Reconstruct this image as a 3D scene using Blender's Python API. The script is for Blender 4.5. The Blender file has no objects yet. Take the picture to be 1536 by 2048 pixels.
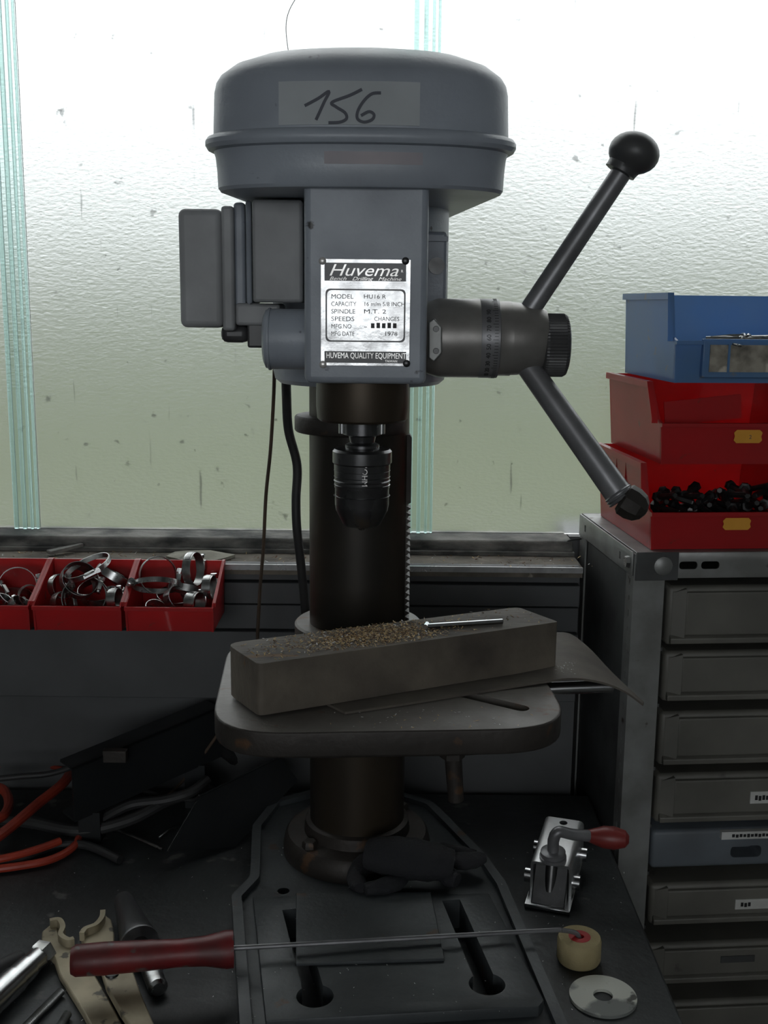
import bpy, bmesh, math, random
from mathutils import Vector, Matrix
random.seed(7)
R = math.radians
sc = bpy.context.scene
COL = sc.collection
# ------------------------------------------------------------------ camera
F, W0, H0 = 2200.0, 1536.0, 2048.0
EYE = Vector((0.0, -.283, 1.46))
CAM = (Matrix.Rotation(R(79.3), 3, 'X') @ Matrix.Rotation(R(0.6), 3, 'Z'))
cam_d = bpy.data.cameras.new('camera'); cam = bpy.data.objects.new('camera', cam_d); COL.objects.link(cam)
cam_d.sensor_fit = 'HORIZONTAL'; cam_d.sensor_width = 36.0; cam_d.lens = 36.0 * F / W0
cam_d.clip_start = 0.01; cam_d.clip_end = 500
cam.matrix_world = Matrix.Translation(EYE) @ CAM.to_4x4()
sc.camera = cam
# ------------------------------------------------------------------ sky (plain overcast), daylight, exposure
world = bpy.data.worlds.new('overcast_sky'); sc.world = world; world.use_nodes = True
nt = world.node_tree; nt.nodes.clear()
wo = nt.nodes.new('ShaderNodeOutputWorld'); bg = nt.nodes.new('ShaderNodeBackground')
tc = nt.nodes.new('ShaderNodeTexCoord'); sx = nt.nodes.new('ShaderNodeSeparateXYZ'); cr = nt.nodes.new('ShaderNodeValToRGB')
nt.links.new(tc.outputs['Generated'], sx.inputs[0]); nt.links.new(sx.outputs['Z'], cr.inputs[0])
cr.color_ramp.elements[0].position = 0.0; cr.color_ramp.elements[0].color = (.32, .335, .345, 1)
cr.color_ramp.elements[1].position = 1.0; cr.color_ramp.elements[1].color = (1.0, 1.0, 1.0, 1)
nt.links.new(cr.outputs[0], bg.inputs[0]); bg.inputs[1].default_value = 3.7
nt.links.new(bg.outputs[0], wo.inputs[0])
# daylight of the window in the wall behind the camera
al = bpy.data.lights.new('window_rear_offscreen', 'AREA'); al.shape = 'RECTANGLE'; al.size = 2.1; al.size_y = 1.2
al.energy = 18; al.color = (.93, .97, 1.0)
alo = bpy.data.objects.new('window_rear_offscreen', al); COL.objects.link(alo)
alo.location = (-0.3, -3.11, 1.75); alo.rotation_euler = (R(90), 0, 0)
sc.view_settings.view_transform = 'Standard'; sc.view_settings.look = 'None'
sc.view_settings.gamma = 1.0; sc.view_settings.use_curve_mapping = False
sc.view_settings.exposure = 0.0
sc.cycles.max_bounces = 12; sc.cycles.transmission_bounces = 8; sc.cycles.diffuse_bounces = 4
sc.cycles.glossy_bounces = 4; sc.cycles.sample_clamp_indirect = 6.0

BZ = 0.87                                   # bench top
def ray(px, py): return CAM @ Vector(((px - 768) / F, -(py - 1024) / F, -1.0))
def PY(px, py, Y): d = ray(px, py); return EYE + d * ((Y - EYE.y) / d.y)
def PZ(px, py, z): d = ray(px, py); return EYE + d * ((z - EYE.z) / d.z)
def V(*a): return Vector(a)

# ------------------------------------------------------------------ materials
MATS = {}
def mat(name, c1, c2=None, scale=8.0, rough=.5, metal=0.0, bump=0.0, bscale=60.0, spot=None, spot_scale=40.0,
        spot_at=.62, rvar=.12, trans=0.0, stretch=(1, 1, 1), spec=.5, contrast=(.35, .65), coat=0.0):
    """two-tone grime mix by noise, optional spots, fine bump, roughness variation, optional translucency"""
    m = bpy.data.materials.new(name); m.use_nodes = True; MATS[name] = m
    t = m.node_tree; N = t.nodes; L = t.links; b = N['Principled BSDF']; out = N['Material Output']
    tc = N.new('ShaderNodeTexCoord'); mp = N.new('ShaderNodeMapping'); mp.inputs['Scale'].default_value = stretch
    L.new(tc.outputs['Object'], mp.inputs['Vector'])
    c2 = c2 or tuple(x * .75 for x in c1)
    n = N.new('ShaderNodeTexNoise'); n.inputs['Scale'].default_value = scale; n.inputs['Detail'].default_value = 6
    L.new(mp.outputs[0], n.inputs['Vector'])
    r = N.new('ShaderNodeValToRGB'); r.color_ramp.elements[0].position = contrast[0]; r.color_ramp.elements[1].position = contrast[1]
    r.color_ramp.elements[0].color = (*c1, 1); r.color_ramp.elements[1].color = (*c2, 1)
    L.new(n.outputs['Fac'], r.inputs[0]); col = r.outputs[0]
    if spot:
        n2 = N.new('ShaderNodeTexNoise'); n2.inputs['Scale'].default_value = spot_scale; n2.inputs['Detail'].default_value = 4
        L.new(mp.outputs[0], n2.inputs['Vector'])
        r2 = N.new('ShaderNodeValToRGB'); r2.color_ramp.elements[0].position = spot_at; r2.color_ramp.elements[1].position = min(1, spot_at + .06)
        L.new(n2.outputs['Fac'], r2.inputs[0])
        mx = N.new('ShaderNodeMix'); mx.data_type = 'RGBA'; L.new(r2.outputs[0], mx.inputs[0])
        L.new(col, mx.inputs[6]); mx.inputs[7].default_value = (*spot, 1); col = mx.outputs[2]
    L.new(col, b.inputs['Base Color'])
    b.inputs['Metallic'].default_value = metal; b.inputs['Specular IOR Level'].default_value = spec
    b.inputs['Coat Weight'].default_value = coat
    mr = N.new('ShaderNodeMapRange'); mr.inputs[3].default_value = max(.02, rough - rvar); mr.inputs[4].default_value = min(1, rough + rvar)
    L.new(n.outputs['Fac'], mr.inputs[0]); L.new(mr.outputs[0], b.inputs['Roughness'])
    if bump:
        n3 = N.new('ShaderNodeTexNoise'); n3.inputs['Scale'].default_value = bscale; n3.inputs['Detail'].default_value = 5
        L.new(mp.outputs[0], n3.inputs['Vector'])
        bp = N.new('ShaderNodeBump'); bp.inputs['Strength'].default_value = bump; bp.inputs['Distance'].default_value = .002
        L.new(n3.outputs['Fac'], bp.inputs['Height']); L.new(bp.outputs[0], b.inputs['Normal'])
    if trans:
        tr = N.new('ShaderNodeBsdfTranslucent'); L.new(col, tr.inputs[0])
        ms = N.new('ShaderNodeMixShader'); ms.inputs[0].default_value = trans
        L.new(b.outputs[0], ms.inputs[1]); L.new(tr.outputs[0], ms.inputs[2]); L.new(ms.outputs[0], out.inputs[0])
    return m

mat('drill_paint', (.34, .375, .425), (.26, .285, .325), 14, .42, bump=.15, bscale=300, spot=(.05, .05, .05), spot_scale=70, spot_at=.68)
mat('cover_paint', (.34, .375, .425), (.26, .285, .325), 10, .38, bump=.1, bscale=250, spot=(.05, .05, .06), spot_scale=60, spot_at=.7)
mat('box_paint', (.36, .37, .38), (.26, .265, .27), 12, .5, bump=.1, bscale=200, spot=(.30, .19, .10), spot_scale=50, spot_at=.72)
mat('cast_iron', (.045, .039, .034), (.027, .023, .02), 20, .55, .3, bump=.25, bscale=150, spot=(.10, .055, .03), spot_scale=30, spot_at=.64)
mat('column_steel', (.035, .032, .028), (.06, .045, .03), 9, .42, .6, bump=.05, bscale=100, stretch=(1, 1, .3))
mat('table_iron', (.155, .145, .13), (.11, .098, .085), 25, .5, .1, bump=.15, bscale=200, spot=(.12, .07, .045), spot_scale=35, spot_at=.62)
mat('base_paint', (.060, .068, .072), (.042, .048, .051), 18, .5, .1, bump=.2, bscale=160, spot=(.07, .04, .025), spot_scale=30, spot_at=.66)
mat('dark_steel', (.10, .10, .10), (.05, .05, .05), 30, .34, .85)
mat('chuck_steel', (.14, .14, .145), (.07, .07, .07), 30, .3, .9)
mat('bright_steel', (.62, .63, .64), (.42, .42, .42), 40, .22, 1.0)
mat('chrome_plate', (.85, .86, .87), (.7, .7, .7), 40, .34, 1.0)
mat('clamp_steel', (.55, .56, .56), (.28, .28, .27), 60, .3, 1.0)
mat('hub_steel', (.30, .29, .275), (.20, .19, .18), 25, .36, .45, stretch=(1, 1, 1))
mat('lever_steel', (.24, .24, .25), (.15, .15, .155), 25, .38, .4)
mat('black_plastic', (.05, .05, .053), (.07, .07, .07), 20, .4, bump=.05)
mat('black_rubber', (.02, .02, .021), (.03, .03, .03), 20, .6)
mat('brown_wire', (.09, .06, .04), (.05, .035, .025), 20, .6)
mat('orange_cable', (.42, .05, .024), (.24, .03, .016), 20, .45)
mat('black_rag', (.012, .013, .016), (.022, .022, .025), 20, .85, bump=.5, bscale=400)
mat('plate_aluminium', (.55, .55, .55), (.36, .36, .36), 60, .24, 1.0, bump=.35, bscale=45)
mat('plate_black', (.02, .02, .022), (.04, .04, .045), 40, .3)
mat('ink_black', (.012, .012, .014), (.02, .02, .02), 40, .5)
mat('marker_ink', (.05, .055, .075), (.08, .085, .105), 40, .6)
mat('letter_silver', (.78, .76, .74), (.6, .58, .56), 40, .3, .6)
mat('paper_label', (.44, .47, .49), (.38, .405, .42), 16, .6, bump=.1, bscale=40)
mat('faded_sticker', (.38, .34, .36), (.31, .30, .33), 16, .55)
mat('wood_block', (.15, .128, .10), (.06, .05, .04), 14, .7, bump=.5, bscale=120, stretch=(.6, 2, 1), spot=(.17, .09, .03), spot_scale=22, spot_at=.66)
mat('leather_mat', (.12, .105, .085), (.08, .07, .06), 20, .75, bump=.2, bscale=200)
mat('shaving_gold', (.70, .52, .26), (.45, .31, .13), 200, .5)
mat('shaving_brown', (.11, .055, .025), (.2, .11, .05), 200, .6)
mat('shaving_white', (.75, .75, .72), (.55, .55, .55), 200, .4)
mat('red_plastic', (.70, .035, .04), (.58, .04, .04), 7, .34, trans=.5, coat=.5, spot=(.45, .06, .05), spot_scale=60, spot_at=.68)
mat('blue_plastic', (.18, .38, .70), (.25, .40, .62), 7, .34, trans=.5, coat=.5, spot=(.35, .40, .46), spot_scale=50, spot_at=.66)
mat('orange_sticker', (.80, .38, .04), (.70, .32, .03), 20, .6)
mat('dirty_card', (.36, .33, .27), (.12, .11, .09), 60, .6, spot=(.55, .50, .42), spot_scale=30, spot_at=.6)
mat('white_tape', (.72, .70, .70), (.6, .58, .58), 20, .5)
mat('rack_steel', (.31, .315, .31), (.19, .19, .18), 18, .45, .5, bump=.1, bscale=200, spot=(.07, .05, .04), spot_scale=50, spot_at=.68)
mat('rack_side', (.10, .105, .105), (.06, .06, .06), 14, .5, .4)
mat('drawer_plastic', (.15, .145, .125), (.09, .087, .075), 9, .5, bump=.05, spot=(.06, .055, .05), spot_scale=30, spot_at=.7)
mat('drawer_plastic_blue', (.13, .15, .17), (.08, .09, .10), 9, .5)
mat('white_card', (.6, .6, .58), (.45, .45, .42), 30, .6)
mat('bench_top', (.036, .041, .043), (.018, .020, .021), 11, .5, .15, bump=.3, bscale=90, spot=(.12, .12, .115), spot_scale=24, spot_at=.66)
mat('bench_leg', (.06, .07, .07), (.04, .04, .04), 8, .6)
mat('wall_panel', (.09, .094, .098), (.065, .067, .069), 8, .6, bump=.1)
mat('rail_dirt', (.24, .235, .215), (.05, .052, .05), 24, .8, bump=.8, bscale=80, stretch=(1, 1, 2.5))
mat('sill_dust', (.20, .175, .14), (.09, .08, .065), 26, .85, bump=.6, bscale=120, spot=(.32, .29, .24), spot_scale=45, spot_at=.66)
mat('sheet_edge', (.5, .5, .5), (.3, .3, .3), 40, .3, .8)
mat('room_wall', (.30, .31, .30), (.24, .25, .24), 3, .8)
mat('room_floor', (.10, .10, .095), (.06, .06, .055), 4, .7)
mat('room_ceiling', (.38, .38, .37), (.30, .30, .29), 3, .8)
mat('frame_paint', (.35, .37, .36), (.28, .3, .29), 6, .5)

mat('aluminium_joint', (.40, .43, .44), (.30, .33, .34), 10, .5, .3, trans=.1)
mat('cream_paint', (.48, .42, .29), (.30, .26, .18), 22, .5, .2, bump=.15, spot=(.10, .09, .07), spot_scale=60, spot_at=.62)
mat('red_handle', (.20, .012, .014), (.09, .012, .012), 26, .45, bump=.2, bscale=80, spot=(.10, .08, .075), spot_scale=55, spot_at=.58)
mat('grip_red', (.22, .028, .024), (.12, .018, .016), 20, .45)
mat('roller_foam', (.42, .35, .19), (.33, .27, .14), 30, .9, bump=.4, bscale=500)
mat('roller_core', (.45, .015, .015), (.3, .01, .01), 30, .5)
mat('disc_white', (.62, .63, .56), (.20, .21, .20), 17, .45, .0, contrast=(.5, .56), spot=(.08, .08, .07), spot_scale=60, spot_at=.64)
mat('grey_cloth', (.36, .35, .29), (.25, .24, .20), 30, .9, bump=.5, bscale=200, spot=(.08, .08, .07), spot_scale=70, spot_at=.66)
mat('guard_metal', (.030, .033, .035), (.02, .022, .023), 12, .42, .5)
mat('grass', (.042, .058, .012), (.032, .045, .010), .6, .9)
mat('gravel', (.165, .16, .158), (.13, .127, .125), 2, .9)
mat('tree_haze', (.062, .085, .042), (.085, .105, .062), .25, 1)

def glass_mat(name, tint, dirty=.55):
    m = bpy.data.materials.new(name); m.use_nodes = True; MATS[m.name] = m
    t = m.node_tree; N = t.nodes; L = t.links; b = N['Principled BSDF']; out = N['Material Output']
    b.inputs['Base Color'].default_value = (*tint, 1); b.inputs['Transmission Weight'].default_value = 1
    b.inputs['IOR'].default_value = 1.45; b.inputs['Roughness'].default_value = .36
    tc = N.new('ShaderNodeTexCoord')
    n = N.new('ShaderNodeTexNoise'); n.inputs['Scale'].default_value = 250; n.inputs['Detail'].default_value = 3
    mp = N.new('ShaderNodeMapping'); mp.inputs['Scale'].default_value = (.55, 1, 1.3); L.new(tc.outputs['Object'], mp.inputs[0]); L.new(mp.outputs[0], n.inputs['Vector'])
    bp = N.new('ShaderNodeBump'); bp.inputs['Strength'].default_value = .13; bp.inputs['Distance'].default_value = .004
    L.new(n.outputs['Fac'], bp.inputs['Height']); L.new(bp.outputs[0], b.inputs['Normal'])
    # dirt: small dark specks and thin vertical runs
    v = N.new('ShaderNodeTexVoronoi'); v.inputs['Scale'].default_value = 30; L.new(tc.outputs['Object'], v.inputs['Vector'])
    n2 = N.new('ShaderNodeTexNoise'); n2.inputs['Scale'].default_value = 60; n2.inputs['Detail'].default_value = 4; L.new(tc.outputs['Object'], n2.inputs['Vector'])
    r = N.new('ShaderNodeValToRGB'); r.color_ramp.elements[0].position = .69; r.color_ramp.elements[1].position = .745
    L.new(n2.outputs['Fac'], r.inputs[0])
    mp3 = N.new('ShaderNodeMapping'); mp3.inputs['Scale'].default_value = (130, 130, 9); L.new(tc.outputs['Object'], mp3.inputs[0])
    n3 = N.new('ShaderNodeTexNoise'); n3.inputs['Scale'].default_value = 1; n3.inputs['Detail'].default_value = 2; L.new(mp3.outputs[0], n3.inputs['Vector'])
    r3 = N.new('ShaderNodeValToRGB'); r3.color_ramp.elements[0].position = .715; r3.color_ramp.elements[1].position = .78; L.new(n3.outputs['Fac'], r3.inputs[0])
    mx = N.new('ShaderNodeMath'); mx.operation = 'MAXIMUM'; L.new(r.outputs[0], mx.inputs[0]); L.new(r3.outputs[0], mx.inputs[1])
    ml = N.new('ShaderNodeMath'); ml.operation = 'MULTIPLY'; L.new(mx.outputs[0], ml.inputs[0]); ml.inputs[1].default_value = dirty
    d = N.new('ShaderNodeBsdfDiffuse'); d.inputs[0].default_value = (.12, .12, .115, 1)
    ms = N.new('ShaderNodeMixShader'); L.new(ml.outputs[0], ms.inputs[0]); L.new(b.outputs[0], ms.inputs[1]); L.new(d.outputs[0], ms.inputs[2])
    L.new(ms.outputs[0], out.inputs[0])
glass_mat('frosted_cast_glass', (.93, .96, .955))
glass_mat('teal_glass', (.72, .86, .84), .3)

# ------------------------------------------------------------------ object helpers
def origin_of(o):
    v = Vector((0, 0, 0))
    while o is not None: v += o.location; o = o.parent
    return v
def tag(o, label=None, cat=None, group=None, kind=None):
    if label: o['label'] = label
    if cat: o['category'] = cat
    if group: o['group'] = group
    if kind: o['kind'] = kind
    return o
def thing(name, label, cat, loc, group=None, rotz=0):
    o = bpy.data.objects.new(name, None); COL.objects.link(o); o.empty_display_size = .02
    o.location = loc; o.rotation_euler = (0, 0, rotz)
    return tag(o, label, cat, group)
def obj(name, bm, m, parent=None, local=False, smooth=35, bevel=0, bseg=2, org=None):
    """bmesh in world coordinates (or local=True) -> one mesh object"""
    base = origin_of(parent) if parent else (org if org is not None else Vector((0, 0, 0)))
    if not local: bmesh.ops.translate(bm, verts=bm.verts, vec=-base)
    bmesh.ops.recalc_face_normals(bm, faces=bm.faces)
    me = bpy.data.meshes.new(name); bm.to_mesh(me); bm.free()
    for mm in (m if isinstance(m, (list, tuple)) else [m]): me.materials.append(MATS[mm])
    o = bpy.data.objects.new(name, me); COL.objects.link(o)
    if parent: o.parent = parent
    elif org is not None: o.location = org
    if smooth:
        me.polygons.foreach_set('use_smooth', [True] * len(me.polygons)); me.set_sharp_from_angle(angle=R(smooth))
    if bevel:
        md = o.modifiers.new('bevel', 'BEVEL'); md.width = bevel; md.segments = bseg; md.limit_method = 'ANGLE'; md.angle_limit = R(40)
    return o
def bake(o):
    dg = bpy.context.evaluated_depsgraph_get(); me = bpy.data.meshes.new_from_object(o.evaluated_get(dg))
    old = o.data; me.name = old.name; o.modifiers.clear(); o.data = me; bpy.data.meshes.remove(old)
    me.polygons.foreach_set('use_smooth', [True] * len(me.polygons)); me.set_sharp_from_angle(angle=R(30))
def cut(o, cbm):
    """boolean difference, applied at once; cutter in the same local space as o"""
    bmesh.ops.recalc_face_normals(cbm, faces=cbm.faces)
    me = bpy.data.meshes.new('cut'); cbm.to_mesh(me); cbm.free()
    c = bpy.data.objects.new('cut', me); COL.objects.link(c); bpy.context.view_layer.update(); c.matrix_world = o.matrix_world.copy(); bpy.context.view_layer.update()
    md = o.modifiers.new('cut', 'BOOLEAN'); md.operation = 'DIFFERENCE'; md.object = c; md.solver = 'EXACT'
    bpy.context.view_layer.update(); bake(o)
    bpy.data.objects.remove(c); bpy.data.meshes.remove(me)
def NB(): return bmesh.new()
def box(bm, a, b, M=None):
    a = Vector(a); b = Vector(b)
    vs = [bm.verts.new((x, y, z)) for x in (a.x, b.x) for y in (a.y, b.y) for z in (a.z, b.z)]
    for f in ((0, 1, 3, 2), (4, 6, 7, 5), (0, 4, 5, 1), (2, 3, 7, 6), (0, 2, 6, 4), (1, 5, 7, 3)): bm.faces.new([vs[i] for i in f])
    if M is not None: bmesh.ops.transform(bm, matrix=M, verts=vs)
    return bm
def frame_of(ax):
    ax = ax.normalized(); u = ax.orthogonal().normalized()
    if abs(ax.z) < .9: u = Vector((0, 0, 1)).cross(ax).normalized()
    else: u = Vector((1, 0, 0)); u = (u - ax * u.dot(ax)).normalized()
    return u, ax.cross(u).normalized(), ax
def lathe(bm, prof, o, ax=(0, 0, 1), seg=40, caps=True):
    """prof: [(radius, distance along axis)]"""
    o = Vector(o); u, v, w = frame_of(Vector(ax)); rings = []
    for r, h in prof:
        rings.append([bm.verts.new(o + w * h + (u * math.cos(k * 2 * math.pi / seg) + v * math.sin(k * 2 * math.pi / seg)) * max(r, 1e-5)) for k in range(seg)])
    for a, b in zip(rings, rings[1:]):
        for k in range(seg): bm.faces.new((a[k], a[(k + 1) % seg], b[(k + 1) % seg], b[k]))
    if caps:
        bm.faces.new(rings[0][::-1]); bm.faces.new(rings[-1])
    return bm
def cyl(bm, a, b, r0, r1=None, seg=24):
    a = Vector(a); b = Vector(b); return lathe(bm, [(r0, 0), (r0 if r1 is None else r1, (b - a).length)], a, b - a, seg)
def tube(bm, pts, r, seg=10, closed=False):
    pts = [Vector(p) for p in pts]; n = len(pts); rr = r if isinstance(r, (list, tuple)) else [r] * n
    rings = []; u = None
    for i, p in enumerate(pts):
        if closed: d = pts[(i + 1) % n] - pts[i - 1]
        else: d = pts[min(i + 1, n - 1)] - pts[max(i - 1, 0)]
        d.normalize()
        if u is None: u = frame_of(d)[0]
        u = (u - d * u.dot(d)).normalized(); v = d.cross(u)
        rings.append([bm.verts.new(p + (u * math.cos(k * 2 * math.pi / seg) + v * math.sin(k * 2 * math.pi / seg)) * rr[i]) for k in range(seg)])
    pr = list(zip(rings, rings[1:])) + ([(rings[-1], rings[0])] if closed else [])
    for a, b in pr:
        for k in range(seg): bm.faces.new((a[k], a[(k + 1) % seg], b[(k + 1) % seg], b[k]))
    if not closed: bm.faces.new(rings[0][::-1]); bm.faces.new(rings[-1])
    return bm
def smooth_path(pts, n=8):
    pts = [Vector(p) for p in pts]; out = []
    for i in range(len(pts) - 1):
        p0 = pts[max(i - 1, 0)]; p1 = pts[i]; p2 = pts[i + 1]; p3 = pts[min(i + 2, len(pts) - 1)]
        for k in range(n):
            t = k / n
            out.append(.5 * ((2 * p1) + (p2 - p0) * t + (2 * p0 - 5 * p1 + 4 * p2 - p3) * t * t + (3 * p1 - p0 - 3 * p2 + p3) * t ** 3))
    out.append(pts[-1]); return out
def prism(bm, pts, z0, z1):
    a = [bm.verts.new((p[0], p[1], z0)) for p in pts]; b = [bm.verts.new((p[0], p[1], z1)) for p in pts]; n = len(pts)
    bm.faces.new(a[::-1]); bm.faces.new(b)
    for k in range(n): bm.faces.new((a[k], a[(k + 1) % n], b[(k + 1) % n], b[k]))
    return bm
def extrude_poly(bm, pts, vec):
    """pts: 3-D planar loop, extruded along vec"""
    vec = Vector(vec); a = [bm.verts.new(p) for p in pts]; b = [bm.verts.new(Vector(p) + vec) for p in pts]; n = len(pts)
    bm.faces.new(a[::-1]); bm.faces.new(b)
    for k in range(n): bm.faces.new((a[k], a[(k + 1) % n], b[(k + 1) % n], b[k]))
    return bm
def round_poly(pts, r, n=8):
    """round the corners of a 2-D polygon"""
    out = []; m = len(pts); rr = r if isinstance(r, (list, tuple)) else [r] * m
    for i in range(m):
        p = Vector(pts[i][:2]); a = (Vector(pts[i - 1][:2]) - p); b = (Vector(pts[(i + 1) % m][:2]) - p)
        if rr[i] <= 0: out.append(p); continue
        la, lb = a.length, b.length; a.normalize(); b.normalize(); ang = a.angle(b); t = min(rr[i] / math.tan(ang / 2), la * .48, lb * .48)
        p0 = p + a * t; p1 = p + b * t
        for k in range(n + 1):
            s = k / n; out.append(p0 * (1 - s) ** 2 + p * 2 * s * (1 - s) + p1 * s * s)
    return out
def text_bm(txt, size, M, shear=0.0, extrude=.0002, align='LEFT', space=1.0, sx=1.0):
    """lettering as mesh; M places the text plane (x right, y up, z out)"""
    c = bpy.data.curves.new('lettering', 'FONT'); c.body = txt; c.size = size; c.shear = shear; c.extrude = extrude
    c.align_x = align; c.space_character = space; c.resolution_u = 3
    o = bpy.data.objects.new('lettering', c); COL.objects.link(o); bpy.context.view_layer.update()
    me = bpy.data.meshes.new_from_object(o.evaluated_get(bpy.context.evaluated_depsgraph_get()))
    bm = NB(); bm.from_mesh(me); bmesh.ops.transform(bm, matrix=M @ Matrix.Diagonal((sx, 1, 1, 1)), verts=bm.verts)
    bpy.data.objects.remove(o); bpy.data.curves.remove(c); bpy.data.meshes.remove(me); return bm
FRONT = Matrix(((1, 0, 0, 0), (0, 0, -1, 0), (0, 1, 0, 0), (0, 0, 0, 1)))      # text plane facing the room (-Y)
def copy_tree(o, parent=None):
    c = o.copy(); COL.objects.link(c); c.parent = parent
    for ch in list(o.children): copy_tree(ch, c)
    return c

# ================================================================== SETTING
WY = 1.10                                    # inner face of the glass
RX0, RX1, RY0, RZ1 = -1.9665, 2.0575, -3.0, 2.75
LX = .236                                    # the ledge ends here, the rack stands beyond it
SEAM = [.0455 + .503 * k for k in range(-4, 5)]
def struct(name, bm, m, **k): return tag(obj(name, bm, m, **k), kind='structure')
struct('floor', box(NB(), (RX0, RY0, -.1), (RX1, WY + .1, 0)), 'room_floor', smooth=0)
struct('ceiling', box(NB(), (RX0, RY0, RZ1), (RX1, WY + .1, RZ1 + .1)), 'room_ceiling', smooth=0)
struct('wall_left', box(NB(), (RX0 - .1, RY0, 0), (RX0, WY + .1, RZ1)), 'room_wall', smooth=0)
struct('wall_right', box(NB(), (RX1, RY0, 0), (RX1 + .1, WY + .1, RZ1)), 'room_wall', smooth=0)
bm = NB()
for a, b in (((RX0, 0), (RX1, 1.15)), ((RX0, 2.35), (RX1, RZ1)), ((RX0, 1.15), (-1.35, 2.35)), ((.75, 1.15), (RX1, 2.35))):
    box(bm, (a[0], RY0 - .1, a[1]), (b[0], RY0, b[1]))
struct('wall_back', bm, 'room_wall', smooth=0)
w2 = tag(thing('window_2', None, None, (-.3, RY0 - .05, 1.15)), kind='structure')
for x in (-1.33, -.65, .05, .73): obj('mullion', box(NB(), (x - .02, RY0 - .07, 1.15), (x + .02, RY0 - .03, 2.35)), 'frame_paint', w2)
for z in (1.17, 1.75, 2.33): obj('glazing_bar', box(NB(), (-1.35, RY0 - .07, z - .02), (.75, RY0 - .03, z + .02)), 'frame_paint', w2)
# front wall under the window, with boards across its face
SZ = PY(768, 1126, 1.0).z                    # ledge height
GZ = PY(768, 1064, WY).z                     # where the glass starts
bm = box(NB(), (RX0, 1.0, 0), (LX, WY + .1, SZ - .012)); box(bm, (LX, WY - .012, 0), (RX1, WY + .1, GZ - .001))
wf = struct('wall_front', bm, 'wall_panel', smooth=0)
zz = [PY(768, y, .985).z for y in (1131, 1164, 1168, 1210, 1214, 1262, 1266, 1400)]
for k in range(0, 8, 2):
    obj('panel_board', box(NB(), (RX0 + .2, .988 - .002 * (k % 4), zz[k + 1]), (LX - .002, .9995, zz[k])), 'wall_panel', wf, bevel=.001)
t1 = struct('trim_1', box(NB(), (RX0, .985, SZ - .012), (LX, WY, SZ)), 'sill_dust', smooth=0)
obj('edge_strip', box(NB(), (RX0, .982, SZ - .006), (LX, .9848, SZ + .0008)), 'sheet_edge', t1)
t2 = struct('trim_2', box(NB(), (RX0, 1.053, SZ + .0002), (LX, WY + .02, GZ)), 'rail_dirt', bevel=.004)
box_bm = NB(); box(box_bm, (RX0, 1.044, SZ + .0003), (LX, 1.0525, SZ + .005)); obj('lead_flashing', box_bm, 'rail_dirt', t2)
# channel-glass window
TOPZ = 2.6
w1 = tag(thing('window_1', None, None, (0, WY, GZ)), kind='structure')
for a, b in zip(SEAM, SEAM[1:]):
    obj('pane', box(NB(), (a + .0165, WY, GZ), (b - .0165, WY + .006, TOPZ)), 'frosted_cast_glass', w1, smooth=0)
for s in SEAM:
    j = obj('glass_joint', box(NB(), (s - .0165, WY - .001, GZ), (s + .0165, WY + .004, TOPZ)), 'teal_glass', w1, bevel=.001)
    for x0, x1, d in ((-.0155, -.010, .0035), (-.004, .001, .005), (.006, .0095, .0045), (.013, .016, .003)):
        obj('glass_rib', box(NB(), (s + x0, WY - .001 - d, GZ), (s + x1, WY - .0005, TOPZ)), 'teal_glass', j, bevel=.0008)
obj('head_rail', box(NB(), (RX0, WY - .02, TOPZ), (RX1, WY + .05, RZ1)), 'frame_paint', w1)
# outdoors, seen only as blurred colour through the cast glass
struct('ground', box(NB(), (-60, WY + .1, -.35), (60, 6.0, -.25)), 'gravel', smooth=0)
struct('lawn', box(NB(), (-60, 6.0, -.4), (60, 24, -.24)), 'grass', smooth=0)
bm = NB(); pts = [(-60, -.3)]
for k in range(61): pts.append((-60 + 2 * k, 3.3 + .6 * math.sin(k * 1.7) + .5 * math.sin(k * .63 + 1)))
pts.append((60, -.3)); extrude_poly(bm, [V(x, 24, z) for x, z in pts], (0, 6, 0))
struct('hills', bm, 'tree_haze', smooth=0)

# ================================================================== WORKBENCH
BX0, BX1, BY0, BY1 = -1.6, .256, .36, .981
wb = thing('workbench', 'long dark oily workbench below the frosted window', 'workbench', ((BX0 + BX1) / 2, (BY0 + BY1) / 2, 0))
obj('worktop', box(NB(), (BX0, BY0, BZ - .045), (BX1, BY1, BZ)), 'bench_top', wb, bevel=.003)
for x in (BX0 + .05, BX1 - .11):
    for y in (BY0 + .05, BY1 - .11): obj('leg', box(NB(), (x, y, 0), (x + .06, y + .06, BZ - .045)), 'bench_leg', wb, bevel=.003)
obj('apron', box(NB(), (BX0 + .12, BY0 + .06, BZ - .14), (BX1 - .12, BY0 + .09, BZ - .045)), 'bench_leg', wb)

# ================================================================== DRILL PRESS
CP = PY(718, 1000, .805); CX, CY = CP.x, .805
SY = .648; SX = PY(724, 970, SY).x
dp = thing('drill_press', 'large grey bench drill press with round belt cover and feed levers', 'drill press', (CX, CY, BZ))
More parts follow.
